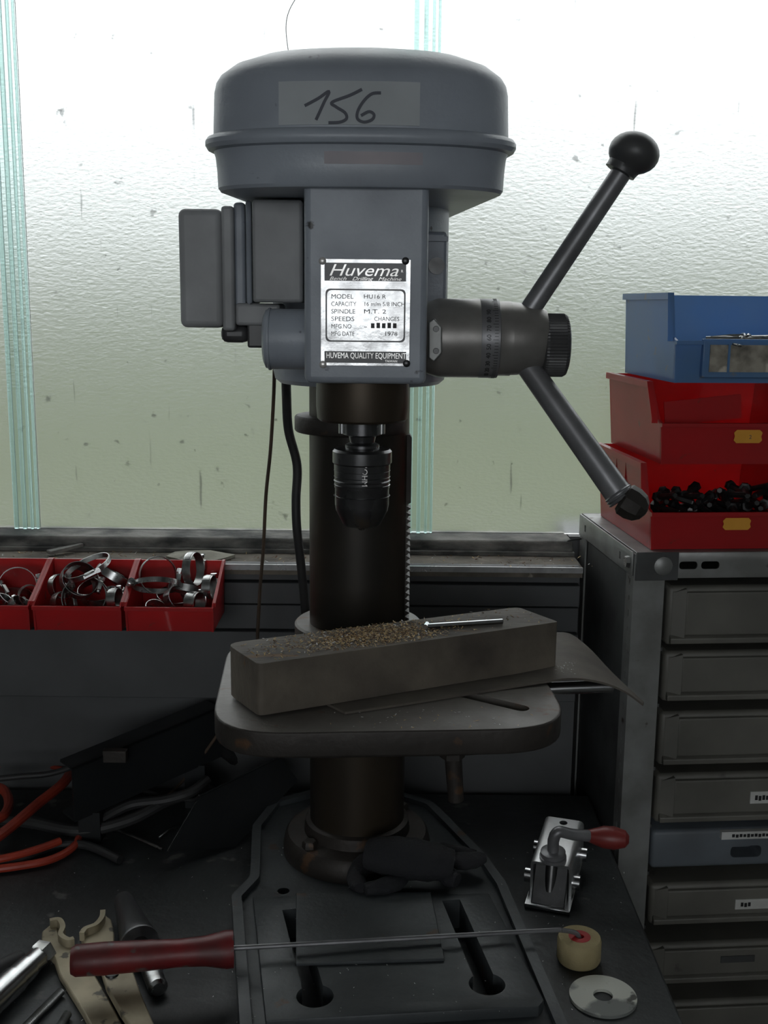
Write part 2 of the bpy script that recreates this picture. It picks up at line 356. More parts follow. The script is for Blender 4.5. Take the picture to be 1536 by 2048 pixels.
# --- base (turned a little on the bench)
zb = BZ + .026
lo = [(505, 1650), (500, 1752), (463, 1790), (480, 2048)]; ro = [(1151, 2048), (1133, 1986), (1012, 1765), (975, 1712)]
P = [PZ(*q, zb) for q in lo]; Q = [PZ(*q, zb) for q in ro]
fl = P[-1] + (P[-1] - P[-2]).normalized() * .05; fr = Q[0] + (Q[0] - Q[1]).normalized() * .06
outline = [V(-.125, .905, 0), P[0], P[1], P[2], fl, fr, Q[2], Q[3], V(.060, .905, 0), V(.015, .935, 0), V(-.07, .94, 0)]
outline = [(p.x, p.y) for p in outline]
ro_ = round_poly(outline, [.02, .02, .012, .012, .02, .02, .02, .02, .03, .03, .03], 5)
base = obj('base', prism(NB(), ro_, BZ, zb - .006), 'base_paint', dp, bevel=.002)
cx = sum(p[0] for p in ro_) / len(ro_); cy = sum(p[1] for p in ro_) / len(ro_)
bm = NB(); inn = []
for i, p in enumerate(ro_):
    a = Vector(ro_[i - 1]); b = Vector(ro_[(i + 1) % len(ro_)]); d = (b - a)
    n_ = Vector((-d.y, d.x)); n_ = n_.normalized() if n_.length else Vector((0, 0))
    if n_.dot(Vector((cx - p[0], cy - p[1]))) < 0: n_ = -n_
    inn.append(Vector(p) + n_ * .0095)
n = len(ro_)
A = [bm.verts.new((p[0], p[1], zb - .0065)) for p in ro_]; B = [bm.verts.new((p[0], p[1], zb)) for p in ro_]
C_ = [bm.verts.new((p[0], p[1], zb)) for p in inn]; D_ = [bm.verts.new((p[0], p[1], zb - .0065)) for p in inn]
for i in range(n):
    j = (i + 1) % n
    for X, Y_ in ((A, B), (B, C_), (C_, D_), (D_, A)): bm.faces.new((X[i], X[j], Y_[j], Y_[i]))
obj('base_rim', bm, 'base_paint', base)
zp = zb + .004
PL = [PZ(*q, zp) for q in [(506, 1792), (978, 1786), (1088, 1999), (1078, 2012), (532, 2042)]]
plat = obj('machined_platform', prism(NB(), [(p.x, p.y) for p in PL], zb - .0062, zp), 'base_paint', base, bevel=.0012)
def keyhole(a, b, w, r):
    """slot from pixel a to pixel b with a round end at b, on the platform plane"""
    a = PZ(*a, zp) - origin_of(plat); b = PZ(*b, zp) - origin_of(plat); d = (b - a).normalized(); s = Vector((-d.y, d.x, 0)) * w / 2
    bm = NB(); prism(bm, [a + s, b + s, b - s, a - s], -.05 + (zp - BZ), .02 + (zp - BZ)); return bm, b, r
for a, b in (((583, 1818), (630, 1992)), ((902, 1800), (974, 1968))):
    bm, c, r = keyhole(a, b, .0175, .0154); cut(plat, bm)
    cb = NB(); cyl(cb, c - V(0, 0, .03), c + V(0, 0, .02), .0154, seg=32); cut(plat, cb)
    bm, c, r = keyhole(a, b, .0175, .0154); cut(base, bm)
    cb = NB(); cyl(cb, c - V(0, 0, .03), c + V(0, 0, .02), .0154, seg=32); cut(base, cb)
bh = PZ(567, 1780, zb - .005) - origin_of(base); cb = NB(); cyl(cb, bh - V(0, 0, .02), bh + V(0, 0, .02), .006); cut(base, cb)
# --- flange and column
CR = .0497
bm = NB(); lathe(bm, [(.078, 0), (.078, .010), (.0755, .020), (.073, .023), (.056, .0245), (.0545, .036), (.0505, .038)], (CX, CY, zb - .007), seg=64)
fl_ = obj('column_flange', bm, 'cast_iron', dp)
for k in range(4):
    a = k * math.pi / 2 + .75; p = V(CX + .0645 * math.cos(a), CY + .0645 * math.sin(a), zb + .0155)
    obj('bolt', lathe(NB(), [(.008, 0), (.008, .006), (.0065, .008)], p, seg=6), 'cast_iron', fl_)
HB = PY(724, 770, .63).z                      # underside of the head
obj('column', cyl(NB(), (CX, CY, zb + .01), (CX, CY, HB + .05), CR, seg=72), 'column_steel', dp)
zr = PY(610, 845, CY).z
obj('rack_ring', lathe(NB(), [(.044, -.008), (.0555, -.008), (.0567, -.006), (.0567, .006), (.0555, .008), (.044, .008)], (CX - .0075, CY, zr), seg=64), 'cast_iron', dp, bevel=.001)
# rack with teeth
bm = NB(); z0 = PY(812, 1300, CY).z; z1 = PY(815, 866, CY).z; zt_top = PY(815, 1000, CY).z
x0 = CX + .043; xr = CX + .0475; xt = CX + .0518; pts = [V(x0, CY - .016, z0), V(x0, CY - .016, z1), V(xt - .002, CY - .016, z1), V(xt, CY - .016, z1 - .003), V(xt, CY - .016, zt_top)]
z = zt_top; pitch = .0063
while z - pitch > z0:
    pts += [V(xr, CY - .016, z - pitch * .35), V(xr, CY - .016, z - pitch * .55), V(xt, CY - .016, z - pitch * .9), V(xt, CY - .016, z - pitch)]; z -= pitch
pts += [V(xr, CY - .016, z0)]
extrude_poly(bm, pts, (0, .02, 0)); obj('height_rack', bm, 'cast_iron', dp, smooth=0)
# --- table
zt = PY(760, 1467, .5).z
TC = Vector((.001, .627)); ta = R(4); hw, hd = .140, .122
def T2(x, y): return Vector((TC.x + x * math.cos(ta) - y * math.sin(ta), TC.y + x * math.sin(ta) + y * math.cos(ta)))
tp = round_poly([T2(-hw, -hd), T2(hw, -hd), T2(hw, hd), T2(-hw, hd)], .062, 10)
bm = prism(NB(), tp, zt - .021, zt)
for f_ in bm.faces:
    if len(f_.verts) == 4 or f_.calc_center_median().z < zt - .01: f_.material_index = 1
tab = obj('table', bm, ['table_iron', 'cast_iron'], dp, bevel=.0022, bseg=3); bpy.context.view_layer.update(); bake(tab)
def slot(pa, pb, w):
    a = PZ(*pa, zt); b = PZ(*pb, zt); d = (b - a).normalized(); s = Vector((-d.y, d.x, 0)) * w / 2; ring = []
    for k in range(9):
        t = -math.pi / 2 + math.pi * k / 8; ring.append(b + d * math.cos(t) * w / 2 + s.normalized() * math.sin(t) * w / 2)
    for k in range(9):
        t = math.pi / 2 + math.pi * k / 8; ring.append(a + d * math.cos(t) * w / 2 + s.normalized() * math.sin(t) * w / 2)
    return [p - origin_of(tab) for p in ring]
cut(tab, prism(NB(), slot((925, 1388), (1042, 1416), .0135), zt - .05 - BZ, zt + .02 - BZ))
obj('table_rib', prism(NB(), round_poly([T2(-.085, -.085), T2(.085, -.085), T2(.05, .11), T2(-.05, .11)], .02), zt - .038, zt - .0208), 'cast_iron', dp, bevel=.003)
zs = PY(600, 1240, CY).z
obj('table_bracket', lathe(NB(), [(CR + .0003, 0), (.063, 0), (.065, -.002), (.065, -.085), (.062, -.09), (CR + .0003, -.09)], (CX, CY, zs), seg=64), 'table_iron', dp)
bm = NB(); box(bm, (CX - .035, .66, zs - .07), (CX + .035, CY - .05, zt - .0375)); obj('table_arm', bm, 'cast_iron', dp, bevel=.006)
bm = NB(); a = PY(905, 1490, .70); b = PY(912, 1600, .70); cyl(bm, a, b, .0085, .0075); lathe(bm, [(.012, 0), (.012, .012)], a, (0, 0, -1), 6); obj('clamp_bolt', bm, 'cast_iron', dp)
bm = NB(); a = PY(1030, 1380, .66); b = PY(1225, 1372, .665); cyl(bm, a, b, .0058, seg=24); obj('lock_handle', bm, 'bright_steel', dp)
# --- head: rear body round the column, front housing
HT = EYE.z + .0875                             # underside of the belt cover
HK = PY(720, 772, .755).z
rb = obj('head_body', lathe(NB(), [(CR, HK), (.078, HK), (.0828, HK + .004), (.0845, HK + .012), (.0845, HT + .01)], (CX, CY, 0), seg=64), 'drill_paint', dp)
bm = NB(); xl = PY(608, 640, .60).x; xr_ = PY(855, 600, .60).x
hz0 = PY(724, 768, .60).z
box(bm, (xl, .60, hz0), (xr_, .745, HT + .012)); fh = obj('front_housing', bm, 'drill_paint', dp, bevel=.0055, bseg=3)
rx = PY(893, 560, .735).x; z1 = PY(880, 463, .735).z; z0 = PY(880, 640, .735).z
bm = NB(); box(bm, (xr_ - .02, .735, z0 - .05), (rx, .79, z1)); ce = obj('clamp_ear', bm, 'drill_paint', dp, bevel=.003)
p = PY(873, 532, .735); obj('clamp_screw', cyl(NB(), p + V(0, .004, 0), p + V(0, -.003, 0), .0075), 'dark_steel', ce)
p = PY(873, 478, .735); bm = NB(); box(bm, (xr_ - .002, .73, p.z - .002), (rx + .0005, .736, p.z + .002)); obj('clamp_lip', bm, 'drill_paint', ce)
# left side: grey gear panel, ribs, switch box, return spring housing
def fbox(l, t, r, b, Y, Y2, name, m, par=dp, bv=.004):
    A = PY(l, t, Y); B = PY(r, b, Y); return obj(name, box(NB(), (A.x, Y, B.z), (B.x, Y2, A.z)), m, par, bevel=bv, bseg=3)
fbox(503, 398, 606, 606, .675, .76, 'gear_case', 'box_paint', bv=.003)
fbox(490, 400, 504, 608, .690, .76, 'case_rib', 'drill_paint', bv=.003)
fbox(466, 404, 492, 640, .700, .77, 'motor_plate', 'drill_paint', bv=.003)
A = PY(354, 416, .70); B = PY(447, 656, .70)
sw = obj('switch_box', box(NB(), (A.x, .70, B.z), (B.x, .775, A.z)), 'box_paint', dp, bevel=.006, bseg=4)
fbox(441, 411, 470, 662, .694, .785, 'box_flange', 'box_paint', sw, bv=.003)
fbox(440, 650, 497, 686, .705, .76, 'cable_gland', 'black_plastic', sw, bv=.006)
fbox(494, 640, 532, 696, .70, .75, 'gland_nut', 'black_plastic', sw, bv=.002)
fbox(470, 606, 560, 652, .697, .75, 'rusty_ledge', 'box_paint', dp, bv=.003)
a = PY(528, 678, .665); b = PY(612, 678, .665)
sp = obj('spring_housing', lathe(NB(), [(.020, 0), (.0245, .002), (.0255, .006), (.0255, .04)], a, (1, 0, 0), 40), 'drill_paint', dp)
obj('spring_band', lathe(NB(), [(.0258, .004), (.0263, .0045), (.0263, .006), (.0258, .0065)], a, (1, 0, 0), 40), 'drill_paint', sp)
# --- quill, spindle, chuck
zq = [PY(724, y, SY - .03).z for y in (765, 848)]
obj('quill', lathe(NB(), [(.0385, zq[0] + .02), (.0392, zq[0] - .01), (.0392, zq[1] + .012), (.0382, zq[1] + .002), (.036, zq[1]), (.018, zq[1] - .002)], (SX, SY, 0), seg=64), 'column_steel', dp)
z_ = lambda y: PY(724, y, SY).z
obj('spindle', lathe(NB(), [(.0165, zq[1]), (.0165, z_(868)), (.0115, z_(872)), (.0105, z_(884)), (.0145, z_(889)), (.0145, z_(896))], (SX, SY, 0), seg=48), 'chuck_steel', dp)
for s in (-1, 1): obj('quill_stud', cyl(NB(), (SX + s * .0165, SY - .02, zq[1] + .002), (SX + s * .0165, SY - .02, zq[1] - .009), .0028), 'bright_steel', dp)
ch = obj('chuck', lathe(NB(), [(.014, z_(894)), (.0235, z_(897)), (.0253, z_(902)), (.0253, z_(924)), (.0240, z_(927)), (.0236, z_(958)), (.0243, z_(960)), (.0236, z_(962)), (.0236, z_(974)), (.0232, z_(976)),
      (.0232, z_(1008)), (.0222, z_(1020)), (.0165, z_(1046)), (.0150, z_(1050)), (.006, z_(1050)), (.005, z_(1035))], (SX, SY, 0), seg=64), 'chuck_steel', dp)
for k in range(3):
    a = k * 2.094 + .5; obj('jaw', cyl(NB(), (SX + .006 * math.cos(a), SY + .006 * math.sin(a), z_(1040)), (SX + .003 * math.cos(a), SY + .003 * math.sin(a), z_(1055)), .0032), 'dark_steel', ch)
bm = text_bm('ROHM', .0065, Matrix.Translation((SX + .0005, SY - .0236, z_(960) + .017)) @ FRONT @ Matrix.Rotation(R(-90), 4, 'Z')); obj('engraved_lettering', bm, 'letter_silver', ch)
for y in (940, 952, 968, 990): obj('engraved_line', lathe(NB(), [(.0236, -.0003), (.0242, 0), (.0236, .0003)], (SX, SY, z_(y)), seg=64), 'bright_steel' if y == 968 else 'dark_steel', ch)
# --- belt cover: shallow bowed front, tapering to the rear over the motor
BCX = PY(722, 240, .64).x; CA = .1185; YW, YF, YB = .645, .585, 1.0
def plan(s, n=72):
    """outline ring scaled by s (about the cover's middle)"""
    out = []
    for k in range(n // 2):
        t = math.pi * (1 - k / (n // 2)); c, si = math.cos(t), math.sin(t)
        out.append((math.copysign(abs(c) ** (2 / 2.3), c) * CA, YW - abs(si) ** (2 / 2.3) * (YW - YF)))
    for k in range(13):
        t = k / 12; out.append((CA * (1 - t) + .075 * t, YW + (YB - YW) * t))
    for k in range(1, 12):
        t = math.pi * k / 12; out.append((.075 * math.cos(t), YB + .05 * math.sin(t)))
    for k in range(12):
        t = k / 12; out.append((-.075 * (1 - t) - CA * t, YB + (YW - YB) * t))
    ym = .79
    d = CA * (s - 1)                       # keep the same margin all round
    res = []
    for x, y in out:
        v = Vector((x, y - ym)); L = v.length; res.append((BCX + x * (1 + d / CA), ym + (y - ym) * (1 + d / .2)))
    return res
def loft(levels):
    bm = NB(); rings = [[bm.verts.new((x, y, z)) for x, y in plan(s)] for s, z in levels]; m = len(rings[0])
    for a, b in zip(rings, rings[1:]):
        for k in range(m): bm.faces.new((a[k], a[(k + 1) % m], b[(k + 1) % m], b[k]))
    bm.faces.new(rings[0][::-1]); bm.faces.new(rings[-1]); return bm
E_ = EYE.z
obj('cover_base', loft([(.92, E_ + .0875), (.96, E_ + .0880), (.975, E_ + .0905), (.98, E_ + .104), (.988, E_ + .114), (1.0, E_ + .119)]), 'cover_paint', dp)
lid = obj('cover_lid', loft([(.98, E_ + .118), (1.035, E_ + .1195), (1.05, E_ + .1225), (1.05, E_ + .126), (1.035, E_ + .129), (1.0, E_ + .131), (.990, E_ + .1635), (.978, E_ + .1705), (.95, E_ + .1765), (.86, E_ + .186), (.7, E_ + .195), (.45, E_ + .202), (.15, E_ + .204)]), 'cover_paint', dp)
def front_y(X, s):
    x = min(1, abs(X - BCX) / (CA * s)); yy = YW - (1 - x ** 2.3) ** (1 / 2.3) * (YW - YF)
    return .79 + (yy - .79) * (1 + CA * (s - 1) / .2)
def on_front(l, t, r, b, s0, s1, z0, z1, off, name, m, par):
    """thin sheet that follows the bowed front between two heights"""
    X0 = PY(l, (t + b) / 2, .586).x; X1 = PY(r, (t + b) / 2, .586).x; bm = NB(); nx, nz = 24, 3; g = []
    for i in range(nx + 1):
        X = X0 + (X1 - X0) * i / nx
        g.append([bm.verts.new((X, front_y(X, s0 + (s1 - s0) * j / nz) - off, z0 + (z1 - z0) * j / nz)) for j in range(nz + 1)])
    for i in range(nx):
        for j in range(nz): bm.faces.new((g[i][j], g[i + 1][j], g[i + 1][j + 1], g[i][j + 1]))
    geom = bmesh.ops.extrude_face_region(bm, geom=bm.faces[:]); vs = [v for v in geom['geom'] if isinstance(v, bmesh.types.BMVert)]
    bmesh.ops.translate(bm, verts=vs, vec=(0, off * .8, 0)); return obj(name, bm, m, par)
sf = lambda z: 1.0 - .012 * (z - (E_ + .131)) / .031
lz0, lz1 = E_ + .1325, E_ + .164
lab = on_front(556, 155, 840, 275, sf(lz0), sf(lz1), lz0, lz1, .0007, 'number_label', 'paper_label', lid)
def stroke(pts, r=.0011):
    w = []
    for x, y in pts:
        q = PY(x, y, .586); zc = q.z; w.append(V(q.x, front_y(q.x, sf(zc)) - .0009, zc))
    bm = NB(); w = smooth_path(w, 6); up = Vector((0, 0, 1))
    prev = None
    for i, p in enumerate(w):
        d = (w[min(i + 1, len(w) - 1)] - w[max(i - 1, 0)]).normalized(); s = d.cross(Vector((0, 1, 0))).normalized() * r
        a = bm.verts.new(p + s); b = bm.verts.new(p - s); c = bm.verts.new(p - s + V(0, -.0004, 0)); e = bm.verts.new(p + s + V(0, -.0004, 0))
        cur = (a, b, c, e)
        if prev:
            for k in range(4): bm.faces.new((prev[k], prev[(k + 1) % 4], cur[(k + 1) % 4], cur[k]))
        prev = cur
    return bm
st = NB()
for pts in ([(609, 211), (636, 197), (658, 183), (648, 205), (632, 240)], [(724, 179), (700, 191), (664, 205), (672, 214), (690, 226), (693, 238), (680, 245), (657, 246)],
            [(762, 186), (744, 188), (728, 202), (716, 222), (715, 238), (728, 245), (744, 240), (748, 230), (738, 224), (722, 232)]):
    s_ = stroke(pts); me = bpy.data.meshes.new('s'); s_.to_mesh(me); s_.free(); st.from_mesh(me); bpy.data.meshes.remove(me)
obj('handwritten_number', st, 'marker_ink', lab)
on_front(648, 300, 846, 352, .976, .984, E_ + .1045, E_ + .1135, .0006, 'faded_sticker', 'faded_sticker', dp)
# --- nameplate
NY = .5992
def npb(l, t, r, b, Y, th, name, m, par, bv=0):
    A = PY(l, t, Y); B = PY(r, b, Y); return obj(name, box(NB(), (A.x, Y, B.z), (B.x, Y + th, A.z)), m, par, bevel=bv)
NP = npb(641, 517, 819, 733, NY, .0009, 'nameplate', 'plate_aluminium', dp, .0003)
NP['label'] = 'scratched aluminium maker plate'
npb(649, 525, 812, 563, NY - .0002, .0003, 'title_band', 'plate_black', NP)
npb(649, 702, 812, 727, NY - .0002, .0003, 'footer_band', 'plate_black', NP)
for y in (566, 570.5, 574, 687, 691, 695): npb(649, y, 812, y + 1.6, NY - .0002, .0003, 'ruled_line', 'plate_black', NP)
A = PY(651, 577, NY - .0002); B = PY(810, 685, NY - .0002)
def rr_ring(A, B, r, w):
    o_ = round_poly([(A.x, A.z), (B.x, A.z), (B.x, B.z), (A.x, B.z)], r, 6); i_ = round_poly([(A.x + w, A.z - w), (B.x - w, A.z - w), (B.x - w, B.z + w), (A.x + w, B.z + w)], r, 6)
    bm = NB(); n = len(o_); a = [bm.verts.new((p[0], NY - .0003, p[1])) for p in o_]; b = [bm.verts.new((p[0], NY - .0003, p[1])) for p in i_]
    for k in range(n): bm.faces.new((a[k], a[(k + 1) % n], b[(k + 1) % n], b[k]))
    g = bmesh.ops.extrude_face_region(bm, geom=bm.faces[:]); bmesh.ops.translate(bm, verts=[v for v in g['geom'] if isinstance(v, bmesh.types.BMVert)], vec=(0, .0003, 0)); return bm
obj('panel_border', rr_ring(A, B, .004, .0012), 'plate_black', NP)
def ntext(s, x, y, hpx, m, name='lettering', shear=0, space=1.0, width=None):
    p = PY(x, y, NY - .0003); size = hpx / F * .90 / .70
    bm = text_bm(s, size, Matrix.Translation(p) @ FRONT, shear, .00006, space=space)
    if width:
        w = max(v.co.x for v in bm.verts) - min(v.co.x for v in bm.verts); k = (PY(x + width, y, NY).x - p.x) / w
        for v in bm.verts: v.co.x = p.x + (v.co.x - p.x) * k
    return obj(name, bm, m, NP, smooth=0)
ntext('Huvema', 656, 551, 22, 'letter_silver', shear=.35, width=138)
ntext('R', 802, 545, 5, 'letter_silver')
ntext('Bench   Drilling   Machine', 658, 560, 6.5, 'letter_silver', shear=.4, width=144)
for i, (a, b, wa, wb_) in enumerate((('MODEL', 'HU16 R', 44, 44), ('CAPACITY', '16 m/m 5/8 INCH', 50, 80), ('SPINDLE', 'M.T. 2', 48, 44), ('SPEEDS', 'CHANGES', 46, 50), ('MFG.NO', '-', 40, 6), ('MFG DATE', '1978', 46, 24))):
    y = 597 + i * 14.9
    ntext(a, 662, y, 8.5, 'ink_black', width=wa); ntext(b, {5: 768, 3: 748}.get(i, 727), y, 8, 'ink_black', width=wb_)
    if i > 0: npb(722, y + 2.2, 800, y + 2.9, NY - .0001, .0002, 'ruled_line', 'plate_black', NP)
bm = NB()
for k in range(5):
    A = PY(742 + 11 * k, 646.5 - (k % 2), NY - .0004); B = PY(749 + 11 * k, 656.5, NY - .0004); box(bm, (A.x, NY - .0004, B.z), (B.x, NY, A.z))
obj('stamped_number', bm, 'ink_black', NP, smooth=0)
ntext('HUVEMA QUALITY EQUIPMENT', 652, 716, 11, 'letter_silver', width=159)
ntext('TAIWAN', 770, 724.5, 4.5, 'letter_silver', width=24)
for x, y in ((645, 522), (811, 522), (646, 729), (813, 727)):
    p = PY(x, y, NY); obj('rivet', lathe(NB(), [(.0030, 0), (.0028, .0012), (.0015, .0019)], p + V(0, .0004, 0), (0, -1, 0), 20), 'dark_steel' if x > 700 else 'letter_silver', NP)
# --- feed hub on the right, levers
HY = .662; hc = PY(862, 676, HY)
def hx(px): return PY(px, 676, HY).x - hc.x
def hr(px): return px / F * .955
obj('hub_sleeve', lathe(NB(), [(hr(66), hx(846)), (hr(74), hx(868)), (hr(76), hx(875)), (hr(76), hx(984)), (hr(74.5), hx(990))], hc, (1, 0, 0), 64), 'hub_steel', dp)
dr = obj('depth_dial', lathe(NB(), [(hr(74), hx(985)), (hr(75), hx(988)), (hr(72), hx(996)), (hr(72), hx(1020))], hc, (1, 0, 0), 64), 'hub_steel', dp)
obj('dial_scale', lathe(NB(), [(hr(76), hx(957)), (hr(76.4), hx(958)), (hr(76.4), hx(1002) - .0035), (hr(75), hx(1002) - .003)], hc, (1, 0, 0), 64, caps=False), 'lever_steel', dr)
for k in range(9):
    a = R(-62 + k * 13); rad = hr(77); c = hc + V(hx(975), -rad * math.cos(a), rad * math.sin(a))
    obj('dial_number', text_bm(str(10 * (k + 1)), .0052, Matrix.Translation(c) @ Matrix.Rotation(-a, 4, 'X') @ FRONT @ Matrix.Rotation(R(90), 4, 'Z'), 0, .00012, 'CENTER'), 'ink_black', dr, smooth=0)
for k in range(40):
    a = R(-90 + k * 4.5); rad = hr(76.6); c = hc + V(hx(985), -rad * math.cos(a), rad * math.sin(a))
    obj('dial_mark', box(NB(), (-.0025 if k % 5 == 0 else -.0012, -.0001, -.00018), (.002, .0002, .00018), Matrix.Translation(c) @ Matrix.Rotation(-a, 4, 'X')), 'ink_black', dr, smooth=0)
hub = obj('lever_hub', lathe(NB(), [(hr(71), hx(1015)), (hr(70), hx(1035)), (hr(66), hx(1060)), (hr(62), hx(1078)), (hr(56), hx(1090))], hc, (1, 0, 0), 64), 'hub_steel', dp)
bm = NB(); seg = 120; prof = [(hr(54), hx(1084)), (hr(60), hx(1087)), (hr(61.5), hx(1092)), (hr(61.5), hx(1126)), (hr(58), hx(1132)), (hr(50), hx(1135))]
lathe(bm, prof, hc + V(0, 0, -.005), (1, 0, 0), seg)
for i, v in enumerate(bm.verts):
    ring, k = divmod(i, seg)
    if ring in (2, 3) and k % 2: c = hc + V(0, 0, -.005); d = v.co - c; d.x = 0; v.co -= d.normalized() * .0009
obj('knurled_cap', bm, 'black_plastic', dp, smooth=15)
bm = NB(); a = PY(858, 650, .625)
q = [PY(x, y, .626) for x, y in ((857, 645), (868, 636), (884, 654), (884, 706), (868, 724), (857, 716))]
extrude_poly(bm, q, (0, .03, 0)); spl = obj('pointer_plate', bm, 'rack_steel', dp, bevel=.001)
for y in (658, 702): obj('plate_screw', lathe(NB(), [(.0025, 0), (.0022, .0012)], PY(872, y, .626), (0, -1, 0), 16), 'dark_steel', spl)
# upper lever with ball
a = PY(1046, 640, HY - .004); b = PY(1253, 330, HY - .012)
l1 = obj('feed_lever', cyl(NB(), a, b, .0088, .0084, 28), 'lever_steel', dp)
d = (PY(1270, 303, HY - .012) - a).normalized(); c = PY(1268, 306, HY - .012)
prof = [(.010, -.021), (.0135, -.020), (.0135, -.017)] + [(.0212 * math.sin(t), -.0185 * math.cos(t)) for t in [R(x) for x in (42, 55, 70, 85, 100, 115, 130, 145, 160, 172, 179)]]
bm = lathe(NB(), prof, c, d, 40)
for v_ in bm.verts: v_.co.z = c.z + (v_.co.z - c.z) * .88
obj('ball_knob', bm, 'black_plastic', l1)
obj('lever_boss', lathe(NB(), [(.0105, 0), (.0105, .006)], a + d * .003, d, 24), 'lever_steel', l1)
# lower lever, its knob lost, a nut on the thread
a = PY(1048, 722, HY - .006); b = PY(1240, 992, .615)
l2 = obj('feed_lever', cyl(NB(), a, b, .0098, .0116, 28), 'lever_steel', dp); d = (b - a).normalized()
bm = NB()
for k in range(3): lathe(bm, [(.0112, 0), (.0126, .0012), (.0112, .0024)], b - d * .004 + d * .0026 * k, d, 24)
obj('screw_thread', bm, 'lever_steel', l2)
obj('worn_knob_stub', lathe(NB(), [(.0112, .001), (.0142, .004), (.0145, .011), (.0125, .018), (.008, .0225), (.002, .0245)], b + d * .001, (d + V(.35, 0, .25)).normalized(), 9), 'cast_iron', l2, smooth=20)
# --- cords that leave the head
pts = [PY(572, 738, .80), PY(573, 790, .83), PY(577, 860, .85), PY(594, 930, .86), PY(592, 1000, .86), PY(594, 1060, .86), PY(602, 1130, .87), PY(610, 1215, .88), PY(616, 1290, .89)]
pts += [V(pts[-1].x + .01, .90, BZ + .12), V(pts[-1].x + .02, .92, BZ + .03), V(pts[-1].x - .02, .95, BZ + .008), V(pts[-1].x - .12, .96, BZ + .008)]
obj('power_cord', tube(NB(), smooth_path(pts, 8), .0048, 12), 'black_rubber', dp)
pts = [PY(549, 735, .82), PY(547, 800, .85), PY(541, 900, .87), PY(532, 990, .88), PY(527, 1090, .89), PY(520, 1180, .90), PY(515, 1270, .91), PY(510, 1350, .92), V(-.22, .945, BZ + .05), V(-.26, .95, BZ + .004)]
obj('thin_wire', tube(NB(), smooth_path(pts, 8), .0019, 8), 'brown_wire', dp)
# spring of wire rising over the cover
pts = [PY(578, 112, .80), PY(572, 60, .80), PY(577, 25, .80), PY(596, -10, .80), PY(630, -60, .80)]
obj('loose_wire', tube(NB(), smooth_path(pts, 8), .0004, 6), 'lever_steel', dp)

# ================================================================== THINGS ON THE TABLE
BH = .042; q = [V(-.0955, .5255, 0), V(.1545, .650, 0), V(.1245, .6975, 0), V(-.128, .578, 0)]
zk = zt + .0028
blk = thing('wooden_block', 'dark oily wooden block strewn with shavings on the drill table', 'block', (0.015, .585, zk))
bm = NB(); prism(bm, round_poly(q, [.006, .003, .008, .012], 4), zk, zk + BH); bmesh.ops.triangulate(bm, faces=[f for f in bm.faces if len(f.verts) > 4]); bm.normal_update()
obj('block', bm, 'wood_block', blk, bevel=.0022)
bm = NB(); zc = zk + BH
for (x, y, sx_, sy_) in ((675, 1279, .010, .0035), (706, 1272, .007, .003)):
    c = PZ(x, y, zc); ring = [c + V(sx_ * math.cos(t) * (1 + .2 * math.sin(3 * t)), sy_ * math.sin(t), 0) for t in [k * .524 for k in range(12)]]
    extrude_poly(bm, ring, (0, 0, .0004))
obj('drilled_scar', bm, 'shaving_brown', blk, smooth=0)
# leather mat under the block, right end drooping over the table edge
Fr = [PZ(690, 1424, zt + .0025), PZ(800, 1408, zt + .0025), PZ(900, 1392, zt + .0025), PZ(1000, 1376, zt + .0025), PZ(1095, 1361, zt + .004), PZ(1150, 1356, zt + .004), PZ(1205, 1364, zt - .002), PZ(1250, 1382, zt - .012), PZ(1286, 1408, zt - .024)]
Bk = [PZ(600, 1380, zt + .0025), PZ(720, 1345, zt + .0025), PZ(840, 1320, zt + .0025), PZ(950, 1298, zt + .0025), PZ(1050, 1278, zt + .003), PZ(1126, 1264, zt + .006), PZ(1172, 1290, zt + .002), PZ(1225, 1345, zt - .008), PZ(1288, 1404, zt - .023)]
Fr = smooth_path(Fr, 4); Bk = smooth_path(Bk, 4); bm = NB(); g = []
for a, b in zip(Fr, Bk): g.append([bm.verts.new(a.lerp(b, j / 6)) for j in range(7)])
for i in range(len(g) - 1):
    for j in range(6): bm.faces.new((g[i][j], g[i + 1][j], g[i + 1][j + 1], g[i][j + 1]))
ge = bmesh.ops.extrude_face_region(bm, geom=bm.faces[:]); bmesh.ops.translate(bm, verts=[v for v in ge['geom'] if isinstance(v, bmesh.types.BMVert)], vec=(0, 0, -.002))
tag(obj('leather_mat', bm, 'leather_mat', org=V(.08, .6, zt)), 'brown leather mat under the wooden block, one corner drooping off the table', 'mat')
a = PZ(852, 1254, zc + .002); b = PZ(1005, 1243, zc + .0025)
a.z = b.z = zc + .0026
ck = thing('steel_pin', 'short bright steel pin with a bent head on the wooden block', 'pin', ((a.x + b.x) / 2, (a.y + b.y) / 2, zc))
obj('shank', cyl(NB(), a, b, .0024, .0024, 6), 'bright_steel', ck)
obj('head', cyl(NB(), a + V(-.001, -.004, .0002), a + V(.001, .006, .0002), .0027, .0024, 10), 'bright_steel', ck)
def flake(bm, p, s, mi):
    a = random.random() * 6.28; t = random.uniform(-.6, .6); d = Vector((math.cos(a), math.sin(a), t)).normalized(); e = Vector((-math.sin(a), math.cos(a), random.uniform(-.5, .5))).normalized()
    l = s * random.uniform(.6, 1.8); w = s * random.uniform(.25, .6); n_ = d.cross(e) * s * .12
    vs = [bm.verts.new(p + d * l * i + e * w * j + n_ * k) for i in (-.5, .5) for j in (-.5, .5) for k in (-.5, .5)]
    for f in ((0, 1, 3, 2), (4, 6, 7, 5), (0, 4, 5, 1), (2, 3, 7, 6), (0, 2, 6, 4), (1, 5, 7, 3)):
        ff = bm.faces.new([vs[i] for i in f]); ff.material_index = mi
SH = ['shaving_gold', 'shaving_brown', 'shaving_white']
